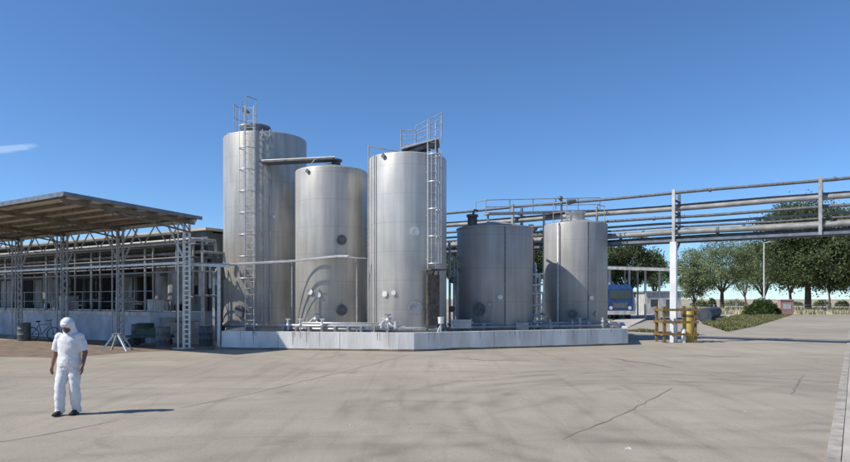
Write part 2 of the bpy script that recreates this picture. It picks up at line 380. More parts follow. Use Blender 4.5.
# ------------------------------------------------------------------ tanks
def manhole(parent,c,R,r,px,py_,m=M['dark_steel']):
    pass
def on_shell(c,r,px,py):
    """point on the shell of a tank (centre c, radius r) seen at that photo place, with its outward normal"""
    tx=(px-CX)/F; a=tx*tx+1; bq=-2*(tx*c.x+c.y); cc=c.x**2+c.y**2-r*r
    Y=(-bq-math.sqrt(max(0,bq*bq-4*a*cc)))/(2*a); X=tx*Y; nrm=V((X-c.x,Y-c.y,0)).normalized(); return V((X,Y,wz(py,Y))),nrm
def disc(b,p,nrm,r,t):   # short horizontal cylinder sticking out of a shell
    b.tube([p-nrm*.03,p+nrm*t],r,20)
def manhole_part(parent,c,r,px,py,R,m,name='manhole'):
    p,nr_=on_shell(c,r,px,py); b=MB(); disc(b,p,nr_,R*.82,.10); o=b.build(name,m,parent)
    b=MB(); b.tube([p+nr_*.10,p+nr_*.14],R,20)
    for k in range(8):
        a=k*math.pi/4; s=nr_.cross(V((0,0,1))); q=p+nr_*.14+(s*math.cos(a)+V((0,0,math.sin(a))))*R*.85; b.tube([q,q+nr_*.03],.018,6)
    b.build('lid',m,o); return o
def port_part(parent,c,r,px,py,R=.09,m=None):
    p,nr_=on_shell(c,r,px,py); b=MB(); disc(b,p,nr_,R,.05); b.tube([p+nr_*.05,p+nr_*.07],R*1.25,14); return b.build('sight_port',m or M['plastic'],parent)
def ladder(parent,c,r,ang,z0,z1,w=.42,off=.18,cage=None,m=None,top=1.0,R=.36):
    d=V((math.cos(ang),math.sin(ang),0)); s=V((-d.y,d.x,0)); base=V((c.x,c.y,0))+d*(r+off); b=MB()
    for k in (-1,1): b.tube([base+s*k*w/2+V((0,0,z0)),base+s*k*w/2+V((0,0,z1+top))],.022,6)
    z=z0+.15
    while z<z1+top-.1: b.tube([base-s*w/2+V((0,0,z)),base+s*w/2+V((0,0,z))],.013,5); z+=.3
    z=z0+.4
    while z<z1:
        for k in (-1,1): b.tube([base+s*k*w/2+V((0,0,z)),base+s*k*w/2-d*off+V((0,0,z))],.016,5)
        z+=1.8
    o=b.build('ladder',m or M['light_steel'],parent)
    if cage:
        b=MB(); z=cage[0]; cen=base+d*R*.8
        def hoop(z): return [cen+s*(R*math.cos(t))+d*(R*math.sin(t))+V((0,0,z)) for t in [math.radians(-40+ 260*i/12) for i in range(13)]]
        while z<=cage[1]+.01: b.tube(hoop(z),.03,5); z+=cage[2]
        for i in (0,3,6,9,12): b.tube([hoop(cage[0])[i],hoop(cage[1])[i]],.012,5)
        b.build('safety_cage',m or M['light_steel'],o)
    return o
def valve_cluster(parent,p,seed,m=None):
    rnd=random.Random(seed); b=MB(); m=m or M['light_steel']; p=V(p)
    b.tube([p+V((0,.5,.3)),p+V((0,0,.3)),p+V((.1,-.1,.15)),p+V((.3,-.15,.05)),p+V((.7,-.1,.03))],.045,8)
    b.tube([p+V((0,0,-.1)),p+V((0,0,.55))],.05,8); b.tube([p+V((-.35,-.1,.1)),p+V((-.1,0,.35)),p+V((.15,.1,.4))],.04,8)
    b.ball(p+V((0,0,.32)),.11,8); b.tube([p+V((.32,-.15,.0)),p+V((.32,-.15,.28))],.07,8); b.tube([p+V((-.25,-.12,.0)),p+V((-.25,-.12,.2))],.06,8)
    o=b.build('outlet_valve',m,parent)
    b=MB(); q=p+V((0,-.06,.55)); pts=[q+V((.12*math.cos(t),.12*math.sin(t),0)) for t in [i*math.pi/6 for i in range(13)]]; b.tube(pts,.016,5,False); b.tube([q+V((-.12,0,0)),q+V((.12,0,0))],.01,5)
    b.build('hand_wheel',M['dark_steel'],o)
def tank(label,px0,px1,ytop,Y,m,zb=.74,roof=.35,seam=True,n=96):
    # the visible width of a cylinder gives its radius and place
    xc=((px0+px1)/2-CX)/F; r=(px1-px0)/2/F*Y; r=r/math.sqrt(1+(r/Y)**2); c=V((xc*Y,Y,0)); zt=wz(ytop,Y-r)
    root=thing('steel_tank',label,'tank',c+V((0,0,.42)),'stainless steel storage tanks inside the low wall')
    b=MB(); prof=[(r-.02,zb),(r,zb+.03),(r,zt-.06),(r-.015,zt-.02),(r-.06,zt)]; b.lathe(c,prof,n); b.build('shell',m,root)
    b=MB(); b.lathe(c,[(r-.055,zt+.003),(r*.6,zt+roof*.45),(.32,zt+roof)],n,True,True); b.build('roof',m,root)
    b=MB(); b.lathe(c,[(r-.1,.42),(r-.1,zb-.003)],n,False,True); b.build('plinth',M['concrete'],root)
    if seam:
        b=MB(); b.lathe(c,[(r+.004,zb+.02),(r+.03,zb+.03),(r+.03,zb+.14),(r+.004,zb+.15)],n); b.build('base_ring',m,root)
    return root,c,r,zt
def rail(b,pts,h_=1.0,mid=True,r=.02,posts=True):
    top=[V(p)+V((0,0,h_)) for p in pts]; b.tube(top,r,6)
    if mid: b.tube([V(p)+V((0,0,h_*.5)) for p in pts],r*.8,6)
    if posts:
        for p in pts: b.tube([V(p),V(p)+V((0,0,h_))],r,6)
def arc(c,r,z,a0,a1,n): return [V((c.x+r*math.cos(a),c.y+r*math.sin(a),z)) for a in [math.radians(a0+(a1-a0)*i/n) for i in range(n+1)]]

# tank 1, the tallest, far left
T1,c1,r1,z1=tank('tallest steel tank at far left, with a dark drum-shaped hatch on its roof',225,306,130,32,M['tank_first'])
b=MB(); b.lathe(c1+V((-.35,-.6,0)),[(.68,z1-.02),(.68,z1+.42),(.74,z1+.42),(.74,z1+.52),(.1,z1+.6)],28,True,True); h1=b.build('roof_hatch',M['blue_grey'],T1)
angL=math.radians(-95)
ladder(T1,c1,r1,angL,.6,z1,w=.42,cage=(3.0,z1+.9,1.0),top=1.1,m=M['light_steel'])
b=MB(); pr=[c1+V((-1.05,-1.75,z1+.05)),c1+V((-1.15,-1.0,z1+.15)),c1+V((-.9,-.2,z1+.25))]; rail(b,pr,1.25,True,.02)
pr=[c1+V((-.45,-1.85,z1+.05)),c1+V((-.2,-1.0,z1+.15))]; rail(b,pr,1.6,True,.02); b.tube([c1+V((-.7,-1.7,z1+.1)),c1+V((-.7,-1.7,z1+1.5))],.018,6)
b.tube([c1+V((-1.95,-.3,z1+.25)),c1+V((-.8,-.6,z1+.35))],.02,6); b.tube([c1+V((-1.9,-.4,z1-.1)),c1+V((-1.9,-.4,z1+.3))],.02,6)
b.build('roof_railing',M['grey_steel'],T1)
b=MB(); b.tube([c1+V((-.6,-1.3,z1+.1)),c1+V((-.6,-1.3,z1+1.1))],.02,6); b.tube([c1+V((-.7,-1.3,z1+1.16)),c1+V((-.45,-1.35,z1+1.0))],[.11,.06],8); b.build('roof_lamp',M['dark_steel'],T1)
manhole_part(T1,c1,r1,241,311,.28,M['dark_steel']); port_part(T1,c1,r1,247,296,.07); port_part(T1,c1,r1,274,217,.06,M['light_steel'])
# drain pipe down the front with cable ties
for px_ in (262.5,270):
    p,nv=on_shell(c1,r1,px_,200); b=MB(); q=p+nv*.07; b.tube([V((q.x,q.y,.8)),V((q.x,q.y,z1-.3)),V((q.x-nv.x*.2,q.y-nv.y*.2,z1+.06))],.03,8); b.build('downpipe',M['grey_steel'],T1)

# tank 2
T2,c2,r2,z2=tank('medium-tall steel tank second from left, crossed by a pale elevated pipe',296,367.5,165,29.5,M['tank'])
b=MB(); b.lathe(c2+V((.25,-.4,0)),[(.2,z2+.05),(.2,z2+.42),(.28,z2+.42),(.28,z2+.5)],20,True,True); b.build('roof_vent',M['dark_steel'],T2)
b=MB(); b.tube([c2+V((-.9,-.9,z2+.05)),c2+V((-.6,-.9,z2+.45)),c2+V((.2,-.7,z2+.5))],.02,6); b.build('roof_railing',M['grey_steel'],T2)
manhole_part(T2,c2,r2,341,240,.22,M['dark_steel']); manhole_part(T2,c2,r2,341,310,.25,M['dark_steel'])
port_part(T2,c2,r2,311,292,.1); port_part(T2,c2,r2,319,295,.09); port_part(T2,c2,r2,308,171,.07,M['dark_steel'])
valve_cluster(T2,V((wx(315,27.2),27.4,.86)),1)
# tank 3
T3,c3,r3,z3=tank('tall bright steel tank in the middle, with a caged ladder up its right side',369,446.5,151,28,M['tank_bright'])
manhole_part(T3,c3,r3,415,308,.29,M['grey_steel']); p,nv=on_shell(c3,r3,415,232); b=MB(); b.tube([p-nv*.02,p+nv*.05],.2,20); b.tube([p+nv*.05,p+nv*.09],.15,20); b.build('inspection_cover',M['light_steel'],T3)
port_part(T3,c3,r3,385.5,294,.1); port_part(T3,c3,r3,394,293,.08); port_part(T3,c3,r3,384,156,.08,M['dark_steel'])
valve_cluster(T3,V((wx(388,26),26.0,.86)),2)
p,nv=on_shell(c3,r3,430,220); ang=math.atan2(nv.y,nv.x)
ladder(T3,c3,r3,ang,3.3,z3,w=.4,cage=(3.5,z3+.05,1.12),top=1.3,m=M['light_steel'],off=.12,R=.27)
b=MB(); d=V((math.cos(ang),math.sin(ang),0)); s=V((-d.y,d.x,0)); q=V((c3.x,c3.y,0))+d*(r3+.3)
b.box((q.x,q.y,3.25),(.6,.75,.06),ang); b.beam(q+V((0,0,3.2)),V((c3.x,c3.y,2.7))+d*(r3-.02),.05,.05); b.build('ladder_landing',M['rust'],T3)
b=MB(); q2=V((c3.x,c3.y,0))+d*(r3+.2)
for k in (-.28,.28): b.beam(q2+s*k+V((0,0,.6)),q2+s*k+V((0,0,3.2)),.07,.07)
b.box((q2.x,q2.y,2.0),(.14,.6,2.1),ang); b.build('cable_duct',M['rust'],T3)
# vertical pipe and rail at left of tank 3
b=MB(); 
for px_,o_ in ((371.5,.14),(376,.08)):
    p,nv=on_shell(c3,r3,px_,200); q=p+nv*o_; b.tube([V((q.x,q.y,.8)),V((q.x,q.y,z3+(.45 if px_<373 else .0)))],.028,8)
p,nv=on_shell(c3,r3,371.5,200); q=p+nv*.14; b.tube([V((q.x,q.y,z3+.42)),V((q.x+.6,q.y-.2,z3+.25)),V((c3.x-.1,c3.y-.6,z3+.2))],.025,6)
b.build('vent_pipe',M['grey_steel'],T3)
# sloping roof platform with railing
b=MB(); A=V((c3.x-.25,c3.y-.9,z3+.20)); B_=V((c3.x+1.35,c3.y-.95,z3+.62)); b.beam(A,B_,.9,.07); b.build('roof_platform',M['light_steel'],T3)
b=MB(); b.beam(A+V((.3,0,-.16)),B_+V((0,0,-.14)),.7,.16); 
for f in (.3,.6,.95):
    p=A.lerp(B_,f); b.beam(V((p.x,p.y,z3-.02)),p-V((0,0,.1)),.08,.08)
b.build('platform_frame',M['dark_steel'],T3)
b=MB()
for dy in (-.42,.42):
    pts=[A+V((0,dy,0)),A.lerp(B_,.38)+V((0,dy,0)),A.lerp(B_,.75)+V((0,dy,0)),B_+V((.1,dy,0))]
    b.tube([pts[0]+V((0,0,.75)),pts[1]+V((0,0,.6))],.022,6); b.tube([pts[0]+V((0,0,.35)),pts[1]+V((0,0,.25))],.018,6)
    b.tube([pts[1]+V((0,0,.75)),pts[3]+V((0,0,1.05))],.02,6); b.tube([pts[1]+V((0,0,.4)),pts[3]+V((0,0,.6))],.018,6)
    for p,h_ in ((pts[0],.78),(pts[1],.75),(pts[2],.95),(pts[3],1.08)): b.tube([p,p+V((0,0,h_))],.022,6)
b.tube([B_+V((.1,-.42,1.05)),B_+V((.1,.42,1.05))],.022,6)
b.build('platform_railing',M['grey_steel'],T3)
# tank 4
T4,c4,r4,z4=tank('wide dull grey tank, shortest and widest, standing right of the caged ladder',457,532.5,224,30,M['tank_dull'],roof=.3)
b=MB(); b.lathe(c4+V((-1.1,-.7,0)),[(.22,z4+.02),(.22,z4+.45),(.27,z4+.45),(.27,z4+.55)],20,True,True); b.tube([c4+V((-1.1,-.7,z4+.5)),c4+V((-1.0,-.8,z4+.75)),c4+V((-.85,-.8,z4+.7))],.06,8); b.build('roof_vent',M['dark_steel'],T4)
manhole_part(T4,c4,r4,480,309.5,.29,M['dark_steel']); port_part(T4,c4,r4,500,297,.09,M['light_steel']); port_part(T4,c4,r4,490,305,.07,M['grey_steel'])
p,nv=on_shell(c4,r4,505,260); b=MB(); b.beam(V((p.x,p.y,.8))+nv*.008,V((p.x,p.y,z4-.03))+nv*.008,.05,.02,up=nv); b.build('vertical_strip',M['dark_steel'],T4)  # dark strip drawn along the line where the shell turns into shade
b=MB(); b.lathe(c4,[(r4+.003,z4-.10),(r4+.035,z4-.09),(r4+.035,z4-.03),(r4+.003,z4-.02)],96); b.build('top_ring',M['tank_dull'],T4)
# tank 5
T5,c5,r5,z5=tank('grey steel tank at the right end of the row, curved shadow on its left',544.5,606.5,221,32.2,M['tank_side'],roof=.3)
b=MB(); b.lathe(c5+V((-.1,-.4,0)),[(.45,z5+.1),(.45,z5+.5),(.5,z5+.5),(.5,z5+.58)],24,True,True); b.build('roof_hatch',M['light_steel'],T5)
b=MB(); pts=[V((c5.x+(r5-.1)*math.cos(math.radians(a)),c5.y+(r5-.1)*math.sin(math.radians(a)),z5+.02)) for a in (-150,-120,-60,-30,0)]
rail(b,pts[:2],.95); b.build('roof_railing',M['grey_steel'],T5); b=MB(); rail(b,pts[2:],.8); b.build('roof_railing',M['grey_steel'],T5)
b=MB(); b.tube([c5+V((-.9,-.9,z5)),c5+V((-.9,-.9,z5+1.15))],.05,8); b.tube([c5+V((-.6,-.9,z5+1.0)),c5+V((-.2,-.9,z5+1.05))],[.14,.1],10); b.tube([c5+V((-.9,-.9,z5+1.0)),c5+V((-.6,-.9,z5+1.0))],.04,8); b.ball(c5+V((-.95,-.9,z5+1.2)),.12,8); b.build('relief_valve',M['dark_steel'],T5)
manhole_part(T5,c5,r5,573,314,.2,M['dark_steel']); port_part(T5,c5,r5,591,298,.09,M['light_steel']); port_part(T5,c5,r5,596,314,.09,M['grey_steel'])
p,nv=on_shell(c5,r5,559,260); b=MB(); q=p+nv*.1; b.tube([V((q.x,q.y,.6)),V((q.x,q.y,z5-.1)),V((q.x-nv.x*.3,q.y-nv.y*.3,z5+.1))],.035,8); b.build('downpipe',M['light_steel'],T5)
p,nv=on_shell(c5,r5,588,260); b=MB(); b.beam(V((p.x,p.y,.8))+nv*.008,V((p.x,p.y,z5-.03))+nv*.008,.04,.02,up=nv); b.build('vertical_strip',M['dark_steel'],T5)

# catwalk between the two left tanks
cw=thing('catwalk','narrow dark catwalk joining the roofs of the two leftmost tanks','catwalk',(-6.6,29.6,z2))
b=MB(); A=at(263,163,29.7); B_=at(336,159.5,28.8); b.beam(A,B_,.7,.08); b.build('deck',M['dark_steel'],cw)
b=MB()
for s_ in (-.33,.33):
    P=[A+V((0,s_,.05)),A.lerp(B_,.35)+V((0,s_,.05)),A.lerp(B_,.7)+V((0,s_,.05)),B_+V((0,s_,.05))]; b.tube(P,.03,6)
b.build('handrail',M['light_steel'],cw)

# elevated pipes in front of the two left tanks
pb=thing('pipe_bridge','pale elevated pipe run crossing in front of the two left tanks, on a slim post','pipes',(-3,27.2,.42))
specs=[(V((0,0,0)),.036),(V((0,.22,.05)),.03),(V((0,-.16,-.04)),.018)]
for (o_,r_) in specs:
    b=MB(); b.tube([at(190,264,27.5)+o_,at(232,264.5,27.6)+o_,at(290,261.5,27.6)+o_,at(337,256.5,27.45)+o_,at(348,256.5,27.3)+o_],r_,10); b.build('pipe',M['grey_steel'],pb)
b=MB(); b.tube([at(348,256.5,27.3),at(354,257.5,27.3),at(357,262,27.3),V((wx(357,27.3),27.3,.45))],.04,10); b.build('down_leg',M['grey_steel'],pb)
b=MB(); p=at(292,262,27.5); b.tube([p,V((p.x,p.y,.42))],.03,8); b.build('support_post',M['grey_steel'],pb); b=MB(); b.tube([at(348,258,27.2),at(366,258.5,27.2)],.03,8); b.build('side_branch',M['grey_steel'],pb)

# manifold pipes along the wall
mp_=thing('pipe_manifold','low pale pipes along the enclosure wall below the left tanks','pipes',(-3,26.5,.42))
for (ya,yb,z,r_,x0,x1) in ((26.9,26.35,.93,.07,278,400),(27.2,26.6,1.02,.05,300,392),(26.8,26.3,.80,.05,285,440)):
    b=MB(); b.tube([V((wx(x0,ya),ya+.6,z-.1)),V((wx(x0,ya)+.1,ya,z)),V((wx(x1,yb),yb,z)),V((wx(x1,yb)+.08,yb+.5,z-.15))],r_,10); b.build('pipe',M['light_steel'],mp_)
b=MB(); rnd=random.Random(4)
for k in range(9):
    b=MB(); x=wx(284+k*13,26.8); b.box((x,26.75-k*.04,.66),(.08,.5,.48)); b.build('pipe_support',M['grey_steel'],mp_)
b=MB()
for px_ in (288,300,322,383,396,404):
    b=MB(); x=wx(px_,26.6); b.tube([V((x,26.6,.75)),V((x,26.6,1.2))],.045,8); b.tube([V((x-.1,26.6,1.2)),V((x+.1,26.6,1.2))],.03,6); b.ball((x,26.6,.95),.09,8); b.build('valve',M['light_steel'],mp_)
mp2=thing('pipe_manifold','low grey pipes and valves along the enclosure wall below the two right tanks','pipes',(4,28,.42))
P0=V((wx(448,27.2),27.3,.8)); P1=V((wx(622,29.3),29.9,.8))
for o_,z,r_ in ((0,.82,.06),(.3,.95,.05),(.6,.7,.07)):
    b=MB(); b.tube([P0+V((0,o_,z-.8)),P1+V((-.3,o_,z-.8))],r_,8); b.build('pipe',M['grey_steel'],mp2)
b=MB(); rnd=random.Random(9)
for k in range(16):
    b=MB(); p=P0.lerp(P1,(k+.5)/16.5)+V((rnd.uniform(-.2,.2),rnd.uniform(.0,.5),0)); h_=rnd.uniform(.15,.5)
    b.tube([p+V((0,0,-.3)),p+V((0,0,h_))],rnd.uniform(.03,.06),8); b.ball(p+V((0,0,h_*.5)),rnd.uniform(.08,.13),8)
    if k%3==0: b.tube([p+V((-.15,0,h_)),p+V((.15,0,h_))],.025,6)
    if k%4==1: b.tube([p+V((0,0,h_)),p+V((0,.2,h_+.1)),p+V((0,.9,h_+.1))],.04,8)
    b.build('valve',M['grey_steel'],mp2)
# pump units on the floor
def pump(px,Y,label,s=1.,m=None,zt=.42):
    r=thing('pump',label,'pump',(wx(px,Y),Y,zt),'small pumps beside the tanks'); p=V((wx(px,Y),Y,zt)); b=MB(); b.box(p+V((0,0,.05)),(.7*s,.4*s,.1)); b.build('base_plate',M['dark_steel'],r)
    b=MB(); b.tube([p+V((-.3*s,0,.28*s+.1)),p+V((.12*s,0,.28*s+.1))],.15*s,14)
    for k in range(6): b.tube([p+V(((-.26+k*.06)*s,0,.28*s+.1)),p+V(((-.245+k*.06)*s,0,.28*s+.1))],.17*s,14)
    b.build('motor',m or M['light_steel'],r)
    b=MB(); b.tube([p+V((.12*s,0,.28*s+.1)),p+V((.28*s,0,.28*s+.1))],.2*s,14); b.tube([p+V((.2*s,0,.3*s)),p+V((.2*s,0,.75*s))],.05*s,8); b.build('volute',M['grey_steel'],r)
pump(294,27.2,'pump among pale pipes at the foot of the tank second from left',.9); pump(513,28.6,'small pump before the gap right of the wide grey tank',.9,M['grey_steel']); pump(546,28.9,'small pump at left foot of the rightmost tank',.95,M['grey_steel'])
# control box (white) on the wall in front of tank 4
cb=thing('control_box','white flat control box behind the wall, left foot of the wide grey tank','box',(wx(461,27.4),27.4,.42)); Y=27.0; x=wx(461,Y)
b=MB(); b.box((x,Y,wz(324,Y)),(.84,.18,.36)); b.build('casing',M['dirty_white'],cb)
b=MB(); b.box((x-.2,Y-.095,wz(324,Y)),(.34,.012,.28)); b.box((x+.2,Y-.095,wz(324,Y)),(.34,.012,.28)); b.build('door',M['grey_steel'],cb)
b=MB(); 
for s_ in (-.35,.35): b.box((x+s_,Y,.58),(.05,.05,.32))
b.build('leg',M['dark_steel'],cb)
cb=thing('junction_box','grey junction box between the two rightmost tanks, near wall top','box',(wx(522,28.3),28.3,.42)); x=wx(522,28.3)
b=MB(); b.box((x,28.3,.85),(.55,.2,.3)); b.build('casing',M['grey_steel'],cb); b=MB(); b.box((x,28.3,.56),(.06,.06,.28)); b.build('leg',M['dark_steel'],cb)
# white hose tap on the wall
hs=thing('wall_tap','white tap body with drooping hose at the wall corner below the caged ladder','tap',(wx(441,25.9),25.9,.42)); Y=25.9; x=wx(441,Y)
b=MB(); b.tube([V((x,Y,.5)),V((x,Y,1.1))],.04,8); b.build('stem',M['grey_steel'],hs); b=MB(); b.tube([V((x,Y,1.05)),V((x,Y,1.32))],[.11,.13],12); b.build('bowl',M['plastic'],hs)
b=MB(); b.tube([V((x,Y,1.0)),V((x-.1,Y-.2,.85)),V((x-.14,Y-.3,.7)),V((x-.12,Y-.42,.5)),V((x-.1,Y-.5,.2))],.022,8); b.build('hose',M['plastic'],hs)
# pipe column between tank 4 and tank 5 (white twisted risers)
rs=thing('pipe_riser','pale vertical pipe cluster rising between the two rightmost tanks','pipes',(wx(538,30.8),30.8,.42)); 
for k,(dx,dy,zt,r_) in enumerate(((-.12,0,3.6,.06),(.08,.05,3.0,.07),(.22,-.1,2.2,.045),(-.25,-.1,4.8,.05))):
    x=wx(538,30.2)+dx; b=MB(); b.tube([V((x,30.2+dy,.5)),V((x,30.2+dy,zt)),V((x+.05,30.6,zt+.15)),V((x+.05,31.6,zt+.15))],r_,8); b.build('pipe',M['light_steel'] if k<3 else M['dark_steel'],rs)
for z in (1.0,1.3,1.75,2.3,2.7,3.2):
    b=MB(); b.tube([V((wx(538,30.1)-.25,30.05,z)),V((wx(538,30.1)+.3,30.05,z+.04))],.045,8); b.build('cross_pipe',M['light_steel'],rs)
rs=thing('pipe_riser','dark vertical pipe pair in the gap just right of the tall middle tank','pipes',(wx(452,28.8),28.8,.42))
for k,dx in enumerate((-.1,.1,.24)):
    x=wx(452,28.8)+dx; b=MB(); b.tube([V((x,28.8+k*.1,.5)),V((x,28.8+k*.1,4.5-k*.6)),V((x,29.3,4.6-k*.6)),V((x,31.5,4.6-k*.6))],.055,8); b.build('pipe',M['grey_steel'],rs)
b=MB(); b.ball((wx(452,28.7),28.7,1.6),.14,8); b.build('valve',M['dark_steel'],rs); b=MB(); b.ball((wx(453,28.7),28.7,2.9),.16,8); b.build('valve',M['dark_steel'],rs)
# ------------------------------------------------------------------ long pipe rack
rk=thing('pipe_rack','long elevated rack of grey pipes on a white post, passing behind the tanks','pipe rack',(11.9,30.5,0))
O=V((11.92,30.5,0)); D=V((1,-.672,0)).normalized(); Nn=V((-D.y,D.x,0))   # Nn points away from camera
def rp(t,off=0,z=0): return O+D*t+Nn*off+V((0,0,z))
lv=[(7.10,.07,0,.0,'dark_steel'),(6.36,.12,0,.15,'rack_steel'),(6.58,.06,.5,.0,'dark_steel'),(5.95,.07,0,.3,'dark_steel'),(5.72,.06,.6,.3,'rack_steel'),(5.2,.13,-.1,0,'rack_steel'),(5.3,.11,.35,0,'rack_steel'),(4.97,.09,.15,0,'dark_steel'),(5.0,.07,.65,0,'dark_steel'),(6.6,.05,.8,0,'light_steel'),(5.48,.05,.1,0,'dark_steel')]
for z,r_,off,_,mm in lv:
    b=MB(); n_=24; pts=[rp(-42+ (58)*i/n_,off,z+.02*math.sin(i*1.7+z*3)) for i in range(n_+1)]; b.tube(pts,r_,10); b.build('pipe',M[mm],rk)
# joints and clamps on the pipes
rnd=random.Random(3)
for k in range(30):
    b=MB(); z,r_,off,_,mm=rnd.choice(lv); t=rnd.uniform(-20,12); b.tube([rp(t,off,z),rp(t+.12,off,z)],r_*1.3,10); b.build('flange',M['dark_steel'],rk)
b=MB(); b.ball(rp(-3.8,0,6.55),.12,8); b.tube([rp(-3.8,0,6.4),rp(-3.8,0,6.75)],.05,8); b.build('valve',M['dark_steel'],rk)
b=MB(); b.beam(rp(-42,.3,4.86),rp(16,.3,4.86),.85,.05); b.build('solid_tray',M['dark_steel'],rk)  # tray added so the rack casts a solid shadow band on the ground
# bottom and top longitudinal beams
b=MB(); b.beam(rp(-42,-.25,4.82),rp(16,-.25,4.82),.08,.12); b.beam(rp(-42,.8,4.82),rp(16,.8,4.82),.08,.12); b.build('long_beam',M['blue_grey'],rk)
for t in (-34,-26,-17,-8.4,0,5.9,12.2):
    b=MB(); 
    b.beam(rp(t,-.3,4.75),rp(t,-.3,7.22),.13,.13,up=D); b.build('stanchion',M['dirty_white'] if t==0 else M['grey_steel'],rk)
    b=MB(); b.beam(rp(t,.85,4.75),rp(t,.85,7.15),.12,.12,up=D); b.build('stanchion',M['blue_grey'],rk)
    b=MB()
    for z in (4.93,5.55,6.14,6.75): b.beam(rp(t,-.35,z),rp(t,.9,z),.08,.07)
    b.build('cross_bracket',M['rust'],rk)
for t in (0,-17,-34):
    b=MB(); b.beam(rp(t,-.3,0),rp(t,-.3,4.74),.32,.28,up=D); b.build('post',M['white'],rk)
    b=MB(); b.beam(rp(t,.85,4.72),rp(t,-.12,4.1),.08,.08); b.build('brace',M['grey_steel'],rk)
b=MB(); b.beam(rp(14.5,-.3,0),rp(14.5,-.3,4.75),.3,.3,up=D); b.build('post',M['white'],rk)
# an upper walkway with rail behind the two right tanks
wk=thing('access_walkway','raised steel walkway with handrail behind the roofs of the two right tanks','walkway',(5,34.3,0)); A=at(486,214,32.8); B_=at(600,211,34.6)
b=MB(); b.beam(A,B_,.7,.08); b.build('deck',M['grey_steel'],wk)
for f in (.02,.5,.98):
    p=A.lerp(B_,f)+V((0,.2,0)); b=MB(); b.beam(V((p.x,p.y,.42)),p-V((0,0,.05)),.1,.1); b.build('leg',M['grey_steel'],wk)
b=MB(); pts=[A.lerp(B_,k/5) for k in range(6)]; rail(b,pts,.72,True,.025); b.tube([A+V((0,0,.72)),A+V((-.5,.3,.66)),A+V((-.5,.3,-.3))],.025,6); b.build('handrail',M['grey_steel'],wk)

# ------------------------------------------------------------------ timber guard round the rack post
gf=thing('timber_guard','brown timber guard fence boxed round the foot of the white rack post','fence',rp(0,-.3))
fc=rp(0,0); YF=30.0
xs=[wx(p,YF) for p in (659,694)]; x0,x1=xs; x0+=.2; y0,y1=YF-.15,YF+1.0
topz=wz(309,YF)
for (x,y) in ((x0,y0),(x1,y0),(x0+.05,y1),(x1-.05,y1)):
    b=MB(); b.beam(V((x,y,0)),V((x+random.uniform(-.03,.03),y,topz+.12)),.12,.12); b.build('post',M['wood'],gf)
for z in (topz-.04,topz-.62,topz-1.18):
    for (a,c) in (((x0-.1,y0-.09),(x1+.08,y0-.09)),((x0-.05,y1+.09),(x1+.05,y1+.09)),((x0-.09,y0-.1),(x0-.04,y1+.1)),((x1+.09,y0-.1),(x1+.04,y1+.1))):
        b=MB(); b.beam(V((a[0],a[1],z+random.uniform(-.02,.02))),V((c[0],c[1],z+random.uniform(-.02,.02))),.05,.11); b.build('rail',M['wood'],gf)
yb=thing('bollard','fat yellow bollard with a domed cap inside the timber guard','bollard',(wx(688,30.4),30.4,0)); x=wx(688.5,30.4)
b=MB(); b.lathe((x,30.4,0),[(.24,0),(.24,1.45),(.21,1.53),(.1,1.6)],24,True,True); b.build('body',M['yellow'],yb)
b=MB(); b.lathe((x,30.4,0),[(.245,1.2),(.255,1.21),(.255,1.3),(.245,1.31)],24); b.build('band',M['rust'],yb)
wp=MB(); x=wx(683.5,30.1); wp.tube([V((x,30.1,0)),V((x,30.1,.62)),V((x,30.1,.66))],[.11,.11,.07],14); tag(wp.build('marker_post',M['white'],origin=(x,30.1,0)),'short stubby white post at the foot of the timber guard','post')

# ------------------------------------------------------------------ low ramp slab, culvert pipe, hedge, pink pillar
rm=MB(); q=[gp(604,324),gp(627,328),gp(656,316),gp(641,313.2)]; zz=[.02,.02,.35,.35]
rm.add([(p.x,p.y,-.01) for p in q]+[(p.x,p.y,z+.0) for p,z in zip(q,zz)],[(4,5,6,7),(0,1,5,4),(1,2,6,5),(2,3,7,6),(3,0,4,7)]); struct(rm.build('ramp',M['pale_concrete']))
p=gp(708,321); q=gp(724,316.5)
b=MB(); b.tube([V((p.x-1.2,p.y-2,.55)),V((p.x+.4,p.y+2,.55)),V((q.x,q.y+2,.5))],.62,20); tag(b.build('culvert_pipe',M['dark_concrete'],origin=(p.x,p.y,0)),'fat dark pipe lying on the ground left of the grass verge','pipe')
pp=gp(785.5,315); pk=thing('gate_pillar','squat pink masonry pillar at the road edge right of the hedge','pillar',(pp.x,pp.y,0))
w=13/640*pp.y; hh=15.5/640*pp.y
b=MB(); b.box((pp.x,pp.y,hh/2-.05),(w,.7,hh-.1)); b.build('body',M['pink'],pk); b=MB(); b.box((pp.x,pp.y,hh-.04),(w+.14,.84,.12)); b.build('cap',M['pale_concrete'],pk)
b=MB(); b.box((pp.x,pp.y-.36,hh*.55),(w*.6,.03,hh*.35)); b.build('panel',M['dirty_white'],pk)

